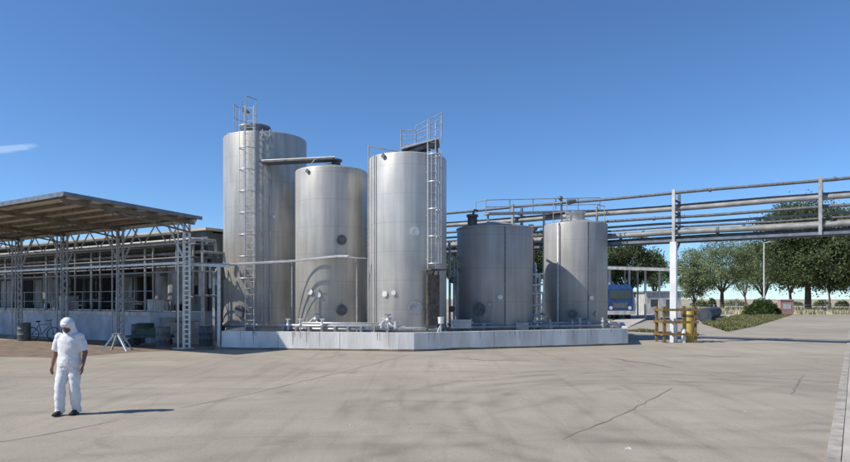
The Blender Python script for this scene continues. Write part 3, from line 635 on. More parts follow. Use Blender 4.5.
# ------------------------------------------------------------------ trees
def tree(name,label,px,Y,py_top,width_px,m,seed,leaves=7000,py_low=None,trunk_r=.28,lean=0.,boxy=.0,group='trees beyond the yard',leaf=.30,dens=1.,fork=None):
    rnd=random.Random(seed); base=V((wx(px,Y),Y,-.02)); Ht=wz(py_top,Y); Wd=width_px/640*Y/2; low=wz(py_low,Y) if py_low else Ht*.35
    r=thing(name,label,'tree',base,group)
    fork=fork or max(1.2,low*.8); b=MB()
    tp=base+V((lean,0,fork)); b.tube([base-V((0,0,.1)),base+V((lean*.1,0,.5)),base.lerp(tp,.6)+V((rnd.uniform(-.15,.15),0,0)),tp],[trunk_r*1.35,trunk_r,trunk_r*.85,trunk_r*.7],10)
    ends=[]
    nb=9
    for k in range(nb):
        a=2*math.pi*k/nb+rnd.uniform(-.3,.3); rad=Wd*rnd.uniform(.35,.8); z=low+(Ht-low)*rnd.uniform(.25,.85)
        e=V((base.x+lean+math.cos(a)*rad,base.y+math.sin(a)*rad,z)); mid=tp.lerp(e,.5)+V((rnd.uniform(-.4,.4),rnd.uniform(-.4,.4),rnd.uniform(0,.9)))
        b.tube([tp-V((0,0,.2)),mid,e],[trunk_r*.45,trunk_r*.25,.04],6); ends+=[mid,e]
        for j in range(2):
            e2=mid+V((rnd.uniform(-1,1)*Wd*.45,rnd.uniform(-1,1)*Wd*.45,rnd.uniform(-.1,.5)*(Ht-low)*.5)); b.tube([mid,e2],[.09,.03],5); ends.append(e2)
    b.build('trunk',M['bark'],r)
    cen=V((base.x+lean,base.y,(Ht+low)/2)); clumps=[]
    tries=0
    while len(clumps)<int(60*dens) and tries<4000:
        tries+=1
        d=V((rnd.gauss(0,1),rnd.gauss(0,1),rnd.gauss(0,1))).normalized(); rr=rnd.uniform(.3,1)**.6
        bx=(1/((abs(d.x)**4+abs(d.y)**4+abs(d.z)**4)**.25))**boxy; nn=1+.38*noise.noise(d*1.6+V((seed*3.7,0,0)))+.12*noise.noise(d*4+V((seed,0,0)))
        sh=1.0 if d.z>0 else .95; wid=1+.30*abs(d.z)**2
        p=cen+V((d.x*Wd*.88*rr*nn*wid*bx,d.y*Wd*.88*rr*nn*wid*bx,d.z*(Ht-low)/2*.9*rr*nn*sh*bx)); clumps.append((p,rnd.uniform(.12,.30)*min(Wd,(Ht-low)*.5)+.2))
    b=MB(); per=max(10,int(leaves*1.7)//len(clumps))
    vs=[];fs=[]
    for p,cr in clumps:
        for k in range(per):
            d=V((rnd.gauss(0,1),rnd.gauss(0,1),rnd.gauss(0,.7))); q=p+d*cr*.55
            if q.z<low*.8: continue
            u=V((rnd.gauss(0,1),rnd.gauss(0,1),rnd.gauss(0,1))).normalized(); w_=u.cross(V((rnd.gauss(0,1),rnd.gauss(0,1),rnd.gauss(0,1)))).normalized(); s=leaf*rnd.uniform(.5,1.2)
            i=len(vs); vs+=[q-u*s*.5,q+w_*s*.28,q+u*s*.5,q-w_*s*.28]; fs.append((i,i+1,i+2,i+3))
    b.add(vs,fs); b.build('crown',m,r); return r
LP=M['leaf_pale'];LM=M['leaf_mid'];LD=M['leaf_dark']
tree('broadleaf_tree','round pale green tree just right of the white rack post',722,118,239,82,LP,11,15000,py_low=294,trunk_r=.4,fork=3.4,dens=1.5)
tree('broadleaf_tree','tall dark tree with thick forked trunk right of the pink pillar',808,100,202,88,LD,12,42000,py_low=294,trunk_r=.5,fork=5.,dens=4.5,boxy=.8,leaf=.42)
tree('broadleaf_tree','middling tree standing behind the hedge and thin lamp pole',764,130,232,72,LM,13,15000,py_low=294,trunk_r=.35,dens=1.5)
tree('broadleaf_tree','dense tree cut by the right edge of the photo',858,95,203,96,LD,14,26000,py_low=293,trunk_r=.4,dens=3.5,boxy=.6,leaf=.42)
tree('broadleaf_tree','small slender tree between the tall dark tree and the right edge',829,140,236,40,LP,15,7000,py_low=290,trunk_r=.25)
tree('broadleaf_tree','short pale tree directly behind the white rack post',694,108,255,40,LP,16,8000,py_low=301,trunk_r=.2,dens=1.5,fork=1.5)
tree('broadleaf_tree','broad dark tree over the open shed and blue truck',628,80,238,58,LD,17,15000,py_low=288,trunk_r=.4,dens=1.4)
tree('broadleaf_tree','dark tree half hidden behind the rightmost tank',592,78,236,42,LD,18,9000,py_low=290,trunk_r=.3,dens=1.2)
tree('broadleaf_tree','dark tree seen through the gap between the two right tanks',538,70,222,44,LD,19,10000,py_low=285,trunk_r=.3,dens=1.3)
tree('broadleaf_tree','dark tree in the gap between the middle tank and wide grey tank',456,75,238,42,LD,20,8000,py_low=285,trunk_r=.3,dens=1.2)
tree('broadleaf_tree','small dim tree farther off between the rack post and shed',655,100,254,34,LM,21,6000,py_low=290,trunk_r=.25)
tree('broadleaf_tree','hazy small tree far left of the tall dark tree',745,150,249,36,LP,22,5000,py_low=294,trunk_r=.25)
tree('broadleaf_tree','leafy tree filling the gap left of the tall dark tree trunk',790,118,226,46,LM,23,8000,py_low=290,trunk_r=.3,dens=1.2)
# low far shrubs along the field
for k,(px,Y,w_) in enumerate(((700,170,20),(735,190,26),(760,180,16),(792,190,22),(822,185,18),(842,175,14),(712,150,9),(645,150,24))):
    rnd=random.Random(40+k); b=MB(); W_=w_/640*Y/2; hz=rnd.uniform(2.,3.0)
    vs=[];fs=[]
    for j in range(700):
        a=rnd.uniform(0,6.28); rr=math.sqrt(rnd.random()); q=V((wx(px,Y)+math.cos(a)*W_*rr,Y+math.sin(a)*W_*.5*rr,rnd.random()*hz*math.sqrt(1-rr*rr*.9)*(.8+.3*noise.noise(V((math.cos(a)*rr*3,k,0))))))
        u=V((rnd.gauss(0,1),rnd.gauss(0,1),rnd.gauss(0,1))).normalized(); v_=u.cross(V((0,.3,1))).normalized(); s=.5; i=len(vs); vs+=[q-u*s*.5,q+v_*s*.3,q+u*s*.5,q-v_*s*.3]; fs.append((i,i+1,i+2,i+3))
    b.add(vs,fs); tag(b.build('shrub',LM,origin=(wx(px,Y),Y,0)),'small far shrub standing in the dry field between the tree trunks','shrub','low shrubs far off in the dry field')
# hedge
p=gp(762,315.5); r=thing('hedge','rounded dark green hedge bush beside the pink pillar','bush',p); rnd=random.Random(77); vs=[];fs=[]; Wd=18/640*p.y; hz=16.5/640*p.y
for j in range(14000):
    a=rnd.uniform(0,6.28); t=rnd.uniform(0,1); rr=rnd.uniform(.55,1); d=V((math.cos(a)*math.sqrt(1-t*t*.95),math.sin(a)*math.sqrt(1-t*t*.95)*.7,t)); nn=1+.25*noise.noise(d*2.2)+.12*noise.noise(d*6)
    q=p+V((d.x*Wd*rr*nn,d.y*Wd*rr*nn,d.z*hz*rr*nn*.95)); u=V((rnd.gauss(0,1),rnd.gauss(0,1),rnd.gauss(0,1))).normalized(); v_=u.cross(V((.2,.3,1))).normalized(); s=.22; i=len(vs); vs+=[q-u*s*.5,q+v_*s*.3,q+u*s*.5,q-v_*s*.3]; fs.append((i,i+1,i+2,i+3))
b=MB(); b.add(vs,fs); b.build('foliage',M['leaf_hedge'],r); b=MB()
for k in range(7): a=k*.9; b.tube([p+V((math.cos(a)*.3,math.sin(a)*.2,0)),p+V((math.cos(a)*1.2,math.sin(a)*.7,hz*.6))],[.06,.02],5)
b.build('stem',M['bark'],r)
# low wall of the field
struct_b=MB(); 
# lamp pole
p=gp(764,313); r=thing('lamp_pole','thin pale lamp pole behind the hedge, before the field','lamp pole',p); b=MB(); b.tube([p,p+V((0,0,wz(243,p.y)))],[.11,.06],8); b.build('pole',M['white'],r); b=MB(); tz=wz(243,p.y); b.tube([p+V((0,0,tz)),p+V((.9,0,tz+.2))],.05,6); b.build('arm',M['white'],r); b=MB(); b.box(p+V((1.2,0,tz+.2)),(.7,.25,.14)); b.build('lamp_head',M['grey_steel'],r)
# wire fence far
ff=thing('field_fence','faint post fence along the dry field at far right','fence',(60,100,0))
for k in range(16):
    x=40+k*3.2; y=96-k*.3; b=MB(); b.beam((x,y,-.02),(x,y,1.25),.12,.12); b.build('post',M['grey_steel'],ff)
b=MB()
for z in (.4,.8,1.15): b.tube([(40,96,z),(40+15*3.2,96-4.5,z)],.015,4)
b.build('wire',M['grey_steel'],ff)

# ------------------------------------------------------------------ open shed and blue truck behind the tanks at right
sh=thing('open_shed','low open shed with flat grey roof on slim posts, sheltering the blue truck','shed',gp(640,315))
YS=62; za=wz(266,YS); x0=wx(584,YS); x1=wx(668,YS)
b=MB(); b.add([(x0,YS,za),(x1,YS-1,za-.3),(x1,YS+7,za+.1),(x0,YS+8,za+.4),(x0,YS,za+.09),(x1,YS-1,za-.21),(x1,YS+7,za+.19),(x0,YS+8,za+.49)],[(0,3,2,1),(4,5,6,7),(0,1,5,4),(1,2,6,5),(2,3,7,6),(3,0,4,7)]); b.build('roof',M['dark_steel'],sh)
b=MB(); b.beam((x0,YS-.06,za-.12),(x1,YS-1.06,za-.42),.1,.28); b.build('fascia',M['dirty_white'],sh)
for px in (610,630,646,660):
    x=wx(px,YS); b=MB(); b.beam((x,YS+.2,0),(x,YS+.2,za-.3),.16,.16); b.build('post',M['dirty_white'],sh); b=MB(); b.beam((x,YS+6.5,0),(x,YS+6.5,za),.14,.14); b.build('post',M['dirty_white'],sh)
for k in range(5):
    f=k/4; a=V((x0,YS,za)).lerp(V((x1,YS-1,za-.3)),f*.98+.01); b=MB(); b.beam(a+V((0,0,-.08)),a+V((0,8,.3)),.08,.14); b.build('rafter',M['grey_steel'],sh)
hb=MB(); 
bld=thing('storage_building','pale low storage building behind the open shed','building',(wx(655,72),72,0)); x=wx(655,76); b=MB(); b.box((x,76,1.4),(4.2,5,2.8)); b.build('wall',M['dirty_white'],bld); b=MB(); b.box((x,76,2.88),(4.6,5.4,.16)); b.build('roof',M['grey_steel'],bld); b=MB(); b.box((x+.8,73.49,1.0),(.9,.04,2.0)); b.build('door',M['dark_steel'],bld); b=MB(); b.box((x-.9,73.49,1.6),(1.0,.04,.8)); b.build('window',M['glass'],bld)
# truck facing camera-right; cab with windows, tank body
tk=thing('parked_truck','blue truck with a white rounded load parked under the open shed','truck',(wx(616,60),60,0)); tx=wx(615,58); ty=58
b=MB(); b.box((tx,ty,1.55),(2.3,2.0,1.9)); b.add([(tx-1.1,ty-.98,2.5),(tx+1.1,ty-.98,2.5),(tx+1.1,ty+1,2.5),(tx-1.1,ty+1,2.5),(tx-1.0,ty-.7,2.85),(tx+1.0,ty-.7,2.85),(tx+1.0,ty+.9,2.85),(tx-1.0,ty+.9,2.85)],[(4,5,6,7),(0,1,5,4),(1,2,6,5),(2,3,7,6),(3,0,4,7)]); b.build('cab',M['blue'],tk)
b=MB(); b.box((tx,ty-1.005,2.05),(1.95,.02,.68)); b.build('windscreen',M['glass'],tk)
for s_ in (-1,1):
    b=MB(); b.box((tx+s_*1.155,ty-.1,2.0),(.02,.9,.6)); b.build('side_window',M['glass'],tk)
    b=MB(); b.tube([V((tx+s_*.85,ty-1.0,1.0)),V((tx+s_*.85,ty-1.05,1.0))],.14,12); b.build('headlight',M['plastic'],tk)
    b=MB(); b.box((tx+s_*1.35,ty-.9,2.05),(.1,.08,.45)); b.build('mirror',M['black'],tk)
b=MB(); b.box((tx,ty-1.08,.62),(2.35,.16,.3)); b.build('bumper',M['dirty_white'],tk)
b=MB(); b.box((tx,ty-1.01,1.2),(1.3,.03,.4)); b.build('grille',M['dark_steel'],tk)
b=MB(); b.box((tx,ty+3.6,.95),(1.0,6.4,.22)); b.build('chassis',M['dark_steel'],tk)
b=MB(); b.box((tx,ty+4.4,1.7),(2.4,5.2,1.3)); b.build('cargo_bed',M['blue'],tk)
b=MB(); b.loft([((tx,ty+1.9+k*.5,2.36),1.12*math.sin(math.radians(25+13*min(k,10-k))),1.25*math.sin(math.radians(25+13*min(k,10-k))),Matrix.Rotation(math.pi/2,3,'X')) for k in range(11)],20); b.build('load_cover',M['plastic'],tk)
for s_ in (-1,1):
    for yy in (.1,3.6,4.9):
        b=MB(); b.tube([V((tx+s_*.85,ty+yy,.48)),V((tx+s_*1.15,ty+yy,.48))],.48,20); w_=b.build('wheel',M['black'],tk); b=MB(); b.tube([V((tx+s_*1.12,ty+yy,.48)),V((tx+s_*1.165,ty+yy,.48))],.24,14); b.build('rim',M['grey_steel'],w_)

tk.scale=(1.05,1.1,1.2); tk.location=tk.location+V((1.35,4.0,0))
# ------------------------------------------------------------------ canopy
U=V((-.84,.5426,0)); Vv=V((-.5426,-.84,0))    # U: along the columns away to the left, Vv: forward toward the viewer
Bc=gp(187,348.6); Bc.z=0
cn=thing('canopy','big open canopy with corrugated brown roof on lattice columns, at far left','canopy',Bc)
def cpt(t,l,z): return V((Bc.x,Bc.y,0))+U*t+Vv*l+V((0,0,z))
zR=lambda l: wz(221,26.5)+.045*(l+.2)  # roof height rises toward the front
T0,TT=-.45,34; L0,L1=-.25,5.25
# corrugated sheet
b=MB(); n_=260; vs=[];fs=[]
for i in range(n_+1):
    t=T0+(TT-T0)*i/n_; dz=.022*(1 if i%2 else -1)
    for l in (L0,L1): vs.append(cpt(t,l,zR(l)+.16+dz))
    for l in (L0,L1): vs.append(cpt(t,l,zR(l)+.152+dz))
for i in range(n_):
    a=4*i; c=4*(i+1); fs+=[(a,a+1,c+1,c),(a+2,c+2,c+3,a+3),(a+1,a+3,c+3,c+1),(a,c,c+2,a+2)]
b.add(vs,fs); b.build('roof',M['roof_sheet'],cn)
for k in range(7):
    l=L0+.1+(L1-L0-.2)*k/6; b=MB(); b.beam(cpt(T0+.05,l,zR(l)+.06),cpt(TT,l,zR(l)+.06),.06,.13); b.build('purlin',M['purlin'],cn)
for t in (-.2,4.7,9.4,13.9,18.6,23.3):
    b=MB(); b.beam(cpt(t,L0+.05,zR(L0)-.08),cpt(t,L1-.05,zR(L1)-.08),.1,.14); b.beam(cpt(t,L0+.1,zR(L0)-.5),cpt(t,L1-1.6,zR(L1)-.22),.06,.06)
    for q in range(6): b.beam(cpt(t,q*.65,zR(0)-.45+q*.05),cpt(t,q*.65+.32,zR(q*.65)-.1),.035,.035)
    b.build('rafter',M['purlin'],cn)
# edge flashings
b=MB(); b.beam(cpt(T0-.05,L0-.1,zR(L0)+.11),cpt(T0-.05,L1+.05,zR(L1)+.11),.05,.14); b.build('edge_trim',M['blue_grey'],cn)
b=MB(); b.beam(cpt(T0-.03,L1+.03,zR(L1)+.10),cpt(TT,L1+.03,zR(L1)+.10),.05,.16); b.build('edge_trim',M['blue_grey'],cn)
# eave beam on the columns
b=MB(); z_=zR(0)-.05; b.beam(cpt(-.5,0,z_),cpt(TT,0,z_),.1,.14); b.beam(cpt(-.5,0,z_-.85),cpt(TT,0,z_-.85),.07,.08)
k=0; t=-.4
while t<TT-1: b.beam(cpt(t,0,z_ if k%2 else z_-.85),cpt(t+.85,0,z_-.85 if k%2 else z_),.04,.04); t+=.85;k+=1
b.build('eave_truss',M['grey_steel'],cn)
def lattice(t,w,ladderlike,m):
    b=MB(); zt=zR(0)-.1
    for s_ in (-1,1): 
        b.beam(cpt(t+s_*w/2,0,0),cpt(t+s_*w/2,0,zt),.08,.08)
        b.beam(cpt(t+s_*w/2,.3,0),cpt(t+s_*w/2,.3,zt),.05,.05)
    z=.2;k=0
    while z<zt-.2:
        if ladderlike: b.beam(cpt(t-w/2,.02,z),cpt(t+w/2,.02,z),.04,.06); z+=.2
        else: b.beam(cpt(t-w/2*(1 if k%2 else -1),.02,z),cpt(t+w/2*(1 if k%2 else -1),.02,z+.32),.035,.04); z+=.32
        k+=1
    b.box(cpt(t,.15,.02),(w+.3,.6,.04),math.atan2(U.y,U.x))
    b.build('lattice_column',m,cn)
    if t>1: b=MB(); b.beam(cpt(t-w/2,0,zt-1.5),cpt(t-1.25,0,zt-.05),.06,.06); b.build('knee_brace',m,cn)
    b=MB(); b.beam(cpt(t+w/2,0,zt-1.5),cpt(t+1.25,0,zt-.05),.06,.06); b.build('knee_brace',m,cn)
lattice(0,.34,True,M['light_steel'])
for t in (4.7,9.4,13.9,18.6,23.3): lattice(t,.36,False,M['grey_steel'])
# horizontal girts between columns
b=MB()
for z in (3.55,): b.beam(cpt(0,.05,z),cpt(TT,.05,z),.06,.10)
b.build('tie_beam',M['light_steel'],cn)

# ------------------------------------------------------------------ loading dock building behind the canopy
bd=thing('dock_building','long pale factory building with a shaded loading dock behind the canopy','building',cpt(8,-5,0))
LB=-5.0; zt=5.62; zd=1.42; tR=5.0
ang=math.atan2(U.y,U.x)
def bbox(b,t0,t1,l0,l1,z0,z1):
    vs=[cpt(t,l,z) for z in (z0,z1) for t,l in ((t0,l0),(t0,l1),(t1,l1),(t1,l0))]; b.add(vs,[(3,2,1,0),(4,5,6,7),(0,1,5,4),(1,2,6,5),(2,3,7,6),(3,0,4,7)])
# platform
b=MB(); bbox(b,4.1,60,-1.1,LB+.01,0,zd); b.build('dock_platform',M['dock'],bd)
b=MB(); bbox(b,4.05,60,-1.04,-1.16,zd-.16,zd+.02); b.build('dock_edge',M['dirty_white'],bd)
# rear mass with bays: fascia above, piers, dark back
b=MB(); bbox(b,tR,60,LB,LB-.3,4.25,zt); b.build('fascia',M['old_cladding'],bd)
for (t0,t1) in ((7.3,11.3),(14,22)):
    b=MB(); bbox(b,t0,t1,LB+.06,LB+.003,zt-.42,zt-.02); b.build('sunlit_fascia',M['white'],bd)  # white panels paint in the stretches of fascia that catch the sun
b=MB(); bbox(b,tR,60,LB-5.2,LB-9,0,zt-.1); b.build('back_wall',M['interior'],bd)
b=MB(); bbox(b,tR,tR+.3,LB-.31,LB-9,0,zt-.1); b.build('end_wall',M['old_cladding'],bd)
P1=V((-11.2,29.1,0)); P2=V((-12.0,31.8,0)); q=[P1,P2,cpt(5.3,LB+.02,0),cpt(45,LB+.02,0),cpt(45,-1.45,0)]
b=MB(); n5=5; b.add([(p.x,p.y,5.02) for p in q]+[(p.x,p.y,5.12) for p in q],[tuple(range(5)),tuple(range(9,4,-1))]+[(i,i+5,(i+1)%5+5,(i+1)%5) for i in range(5)]); b.build('added_awning',M['old_cladding'],bd)  # awning added to shade the first tank, its end angled for that shadow
b=MB(); bbox(b,tR-.15,60,LB+.25,LB-9.2,zt+.003,zt+.14); b.build('roof',M['roof_sheet'],bd)
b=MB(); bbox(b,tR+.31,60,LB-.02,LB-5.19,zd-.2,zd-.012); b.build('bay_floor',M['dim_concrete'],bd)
rnd=random.Random(8)
for (t0,t1) in ((5.4,6.9),(8.3,9.5),(11.2,11.4),(16.6,16.9),(19.3,20.8),(26,27.5),(34,36)):
    b=MB(); bbox(b,t0,t1,LB-.02,LB-.3,zd,4.24); b.build('pier',M['shaded_white'] if t1-t0>1 else M['old_cladding'],bd)
for (t0,t1) in ((12.3,13.9),(22.2,23.6)):
    b=MB(); bbox(b,t0,t1,LB-.4,LB-.5,zd,3.6); b.build('door',M['shaded_white'],bd)
b=MB(); bbox(b,5.8,6.5,LB+.04,LB+.003,2.2,2.75); b.build('window',M['glass'],bd)
# hanging sign-like shutters / lights
# vertical process vessels in the dock
for k,(t,l,r_,h_) in enumerate(((5.3,-3.6,.62,2.7),(7.0,-3.9,.5,2.3),(17.9,-3.8,.6,2.6))):
    p=cpt(t,l,zd); v=thing('process_vessel',('pale upright vessel on the dock behind the second lattice column from the tanks','pale upright vessel on the dock between two wide white piers','pale upright vessel near the left end of the dock')[k],'vessel',p,'upright vessels on the loading dock')
    b=MB(); b.lathe(p,[(r_*.5,.35),(r_,.6),(r_,h_),(r_*.75,h_+.22),(.1,h_+.32)],28,True,True); b.build('shell',M['shaded_white'],v)
    for a in range(4): b=MB(); q=p+V((math.cos(a*1.57+.6)*r_*.8,math.sin(a*1.57+.6)*r_*.8,0)); b.tube([q,q+V((0,0,.7))],.045,6); b.build('leg',M['grey_steel'],v)
    b=MB(); b.tube([p+V((0,0,h_+.3)),p+V((0,0,h_+.7)),p+V((.5,.3,h_+.8))],.05,8); b.build('top_pipe',M['light_steel'],v)
# horizontal pipes along the dock
pd=thing('dock_pipes','bundle of grey horizontal pipes hung along the dock front under the canopy','pipes',cpt(6,-1.6,0))
for (l,z,r_,mm,t0,t1) in ((-1.6,4.75,.07,'grey_steel',1.6,34),(-1.9,4.55,.05,'dark_steel',1.8,34),(-2.1,4.2,.07,'shaded_white',1.6,34),(-1.7,3.95,.05,'dark_steel',1.9,34),(-2.4,3.6,.05,'dark_steel',2,34),(-1.5,3.3,.04,'grey_steel',1.5,34)):
    b=MB(); b.tube([cpt(t0,l-1.2,z-.6),cpt(t0,l-1.1,z),cpt(t0+.12,l-.1,z),cpt(t0+.25,l,z),cpt((t0+t1)/2,l,z-.03),cpt(t1,l,z)],r_,8); b.build('pipe',M[mm],pd)
for t in (1.6,5.9,10.6,15.2,20):
    b=MB(); b.beam(cpt(t,-2.0,zd if t>4 else 0),cpt(t,-2.0,4.85),.09,.09); b.beam(cpt(t,-2.6,4.68),cpt(t,-1.3,4.68),.06,.08); b.build('support',M['grey_steel'],pd)
for k,(t,z0) in enumerate(((2.1,2.4),(3.3,1.2),(5.1,2.2),(8.1,2.0),(9.6,1.6),(12,2.2),(14,1.9))):
    b=MB(); b.tube([cpt(t,-1.9,4.5),cpt(t,-1.9,z0),cpt(t+.3,-2.1,z0-.2),cpt(t+.3,-3.5,z0-.2)],.05,8); b.build('drop_pipe',M['grey_steel'],pd)
for k,(l,z,h_,mm) in enumerate(((-3.2,4.6,.28,'old_cladding'),(-2.9,3.9,.16,'blue_grey'),(-3.6,3.3,.12,'rust'))):
    b=MB(); b.beam(cpt(3.9,l,z),cpt(34,l,z),.3,h_); b.build('solid_tray',M[mm],pd)
rnd=random.Random(12)
for k in range(16):
    t=4.4+k*1.15+rnd.uniform(-.3,.3); l=rnd.uniform(-4.6,-2.6); z0=rnd.uniform(zd+.1,2.6); b=MB(); b.tube([cpt(t,l,4.6),cpt(t,l,z0),cpt(t+rnd.uniform(-.5,.5),l-.1,z0-.1)],rnd.uniform(.035,.09),8); b.build('drop_pipe',M[rnd.choice(['dark_steel','shaded_white','grey_steel','rust'])],pd)
# dock handrail
hr=thing('dock_railing','thin grey railing along the edge of the loading dock','railing',cpt(5,-1.25,zd)); b=MB(); t=4.2; pts=[]
while t<29: pts.append(cpt(t,-1.3,zd)); t+=1.5
b.tube([p+V((0,0,1.0)) for p in pts],.022,6); b.tube([p+V((0,0,.5)) for p in pts],.018,6); b.build('rail',M['grey_steel'],hr)
for p in pts: b=MB(); b.tube([p,p+V((0,0,1.0))],.022,6); b.build('post',M['grey_steel'],hr)
# frame between the canopy and tanks
fr=thing('pipe_gantry','pale steel gantry of slim posts between the canopy and tallest tank','gantry',gp(219,349))
for (px,Y) in ((219,27.4),(214,31.5),(203,30.0)):
    b=MB(); x=wx(px,Y); b.beam((x,Y,0),(x,Y,wz(264,27.4)),.12,.12); b.build('post',M['light_steel'],fr)
b=MB(); b.beam(at(188,264.5,27.2),at(229,266,27.4),.1,.12); b.beam(at(219,266,27.4),at(214,266,31.5)+V((0,0,-.5)),.1,.1); b.build('beam',M['light_steel'],fr)
for (px,l) in ((200,2.6),(210,1.9)): 
    Y=27.35; x=wx(px,Y); b=MB(); b.tube([V((x,Y,wz(266,Y))),V((x,Y,wz(266,Y)-l*.5))],.06,8); b.build('drop_pipe',M['grey_steel'],fr)
# dark plant room mass in the recess behind frame
# things on the ground under the canopy
def ground_kit():
    # green trolley with hose
    p=gp(150,346); r=thing('hose_trolley','dark green flat trolley with coiled hose near the canopy corner column','trolley',p)
    b=MB(); b.box(p+V((0,0,.42)),(1.9,.7,.10),-.15); b.box(p+V((0.1,0,.62)),(1.3,.5,.3),-.15); b.build('deck',M['green'],r)
    for dx,dy in ((-.7,-.3),(.7,-.35),(-.7,.3),(.7,.25)): b=MB(); q=p+V((dx,dy,.18)); b.tube([q-V((0,.04,0)),q+V((0,.04,0))],.18,14); b.build('wheel',M['black'],r)
    b=MB(); b.tube([p+V((.9,0,.45)),p+V((1.5,-.1,.95))],.03,6); b.build('handle',M['grey_steel'],r)
    b=MB(); 
    for k in range(4): b.tube([p+V((-.2+.36*math.cos(a),.2*math.sin(a),.82+.05*k)) for a in [i*math.pi/8 for i in range(17)]],.03,6,False)
    b.build('hose',M['green'],r)
    # white trestle
    p=gp(116,351); r=thing('trestle','bare white trestle legs standing on the dirt before the dock','trestle',p)
    for s_ in (-1,1):
        b=MB(); b.beam(p+V((s_*.10,0,.62)),p+V((s_*.50,-.15,0)),.08,.06); b.build('leg',M['white'],r); b=MB(); b.beam(p+V((s_*.12,.3,.62)),p+V((s_*.42,.5,0)),.06,.05); b.build('leg',M['grey_steel'],r)
    b=MB(); b.beam(p+V((-.12,-.03,.64)),p+V((-.12,.33,.64)),.06,.06); b.beam(p+V((.12,-.03,.64)),p+V((.12,.33,.64)),.06,.06); b.beam(p+V((-.15,.15,.66)),p+V((.15,.15,.66)),.06,.05); b.build('top_bar',M['grey_steel'],r)
    # bicycles / valves: hand carts leaning on dock wall
    for k,(px,py,lab) in enumerate(((43,341,'dark bicycle leaning by the dock wall, left of the walking man'),)):
        p=gp(px,py); r=thing('bicycle',lab,'bicycle',p)
        for dx in (-.52,.52):
            b=MB(); pts=[p+V((dx+.32*math.cos(a),0,.34+.32*math.sin(a))) for a in [i*math.pi/10 for i in range(21)]]; b.tube(pts,.022,6,False); b.ball(p+V((dx,0,.34)),.04,6)
            for j in range(8): a=j*math.pi/4; b.tube([p+V((dx,0,.34)),p+V((dx+.31*math.cos(a),0,.34+.31*math.sin(a)))],.005,4)
            b.build('wheel',M['black'],r)
        b=MB()
        for a_,c_ in (((-.52,.34),(-.18,.80)),((-.52,.34),(-.08,.32)),((-.08,.32),(-.22,.92)),((-.08,.32),(.36,.78)),((-.18,.78),(.34,.84)),((.52,.34),(.34,.98))): b.tube([p+V((a_[0],0,a_[1])),p+V((c_[0],0,c_[1]))],.02,6)
        b.build('frame',M['dark_steel'] if k==0 else M['rust'],r); b=MB(); b.ball(p+V((-.24,0,.95)),(.14,.08,.04),10); b.build('saddle',M['black'],r)
        b=MB(); b.tube([p+V((.28,-.26,1.02)),p+V((.36,0,1.0)),p+V((.28,.26,1.02))],.02,6); b.build('handlebar',M['black'],r)
    # drums
    for k,(px,py,c,lab) in enumerate(((24,341,'dark_steel','dark drum at the foot of the leftmost visible lattice column'),(163,347,'dark_steel','dark drum behind the green trolley'),(138,343,'dark_steel','dark drum against the dock end, behind the white trestle'),(206,346,'dark_steel','dark drum right of the canopy corner column'))):
        p=gp(px,py); r=thing('drum',lab,'drum',p,'drums standing under the canopy'); b=MB(); b.lathe(p,[(.29,0),(.29,.28),(.31,.3),(.29,.32),(.29,.56),(.31,.58),(.29,.6),(.29,.86),(.3,.88)],20,True,True); b.build('body',M[c],r); b=MB(); b.lathe(p,[(.26,.883),(.26,.895)],20,False,True); b.build('lid',M['grey_steel'],r)
    # crates on the dock
    for k,(t,l,z,s,lab) in enumerate(((4.9,-1.9,zd,.6,'pale crate on the dock edge nearest the tanks'),(8.6,-2.6,zd,.7,'pale crate on the dock before the wide white pier'),(13.2,-2.2,zd,.8,'pale crate on the dock near the leftmost visible column'))):
        p=cpt(t,l,z); r=thing('crate',lab,'crate',p,'crates on the loading dock'); b=MB(); b.box(p+V((0,0,s/2)),(s,s*.8,s*.9),ang); b.build('body',M['dirty_white'],r); b=MB(); b.box(p+V((0,0,s*.98)),(s+.04,s*.8+.04,.05),ang); b.build('lid',M['grey_steel'],r)
    # low pipes, wheel valves and steps at the dock end
    st=thing('steps','short concrete steps down from the end of the loading dock','steps',cpt(3.6,-2.4,0))
    for k in range(5): b=MB(); bbox(b,4.09-.32*(k+1),4.09-.32*k-.003,-1.6,-3.0,0,zd-.24*(k+1)+.0); b.build('step',M['concrete'],st)
ground_kit()
# small loose scraps on the yard
rnd=random.Random(31)
for k,(px,py,s_) in enumerate(((628,449,.09),(305,384,.04),(520,400,.04),(745,412,.05),(350,425,.04))):
    p=gp(px,py); b=MB(); vs=[p+V((rnd.uniform(-1,1)*s_,rnd.uniform(-1,1)*s_*.8,.0)) for _ in range(3)]
    c=p; b.add([c+V((-s_*.5,-s_*.3,.002)),c+V((s_*.5,-s_*.4,.002)),c+V((s_*.4,s_*.4,.002)),c+V((-s_*.4,s_*.3,.002)),c+V((-s_*.2,-s_*.1,s_*.3)),c+V((s_*.3,-s_*.1,s_*.25)),c+V((s_*.1,s_*.3,s_*.28))],[(0,3,2,1),(0,1,5,4),(1,2,6,5),(2,3,4,6),(3,0,4),(4,5,6)])
    tag(b.build('pebble',M['dirty_white'],origin=p),('white scrap at the bottom edge of the yard','tiny pale chip on the concrete below the two left tanks','tiny pale chip on the concrete left of the long dark crack','tiny pale chip on the concrete near the right kerb','tiny pale chip on the concrete right of the man')[k],'debris')

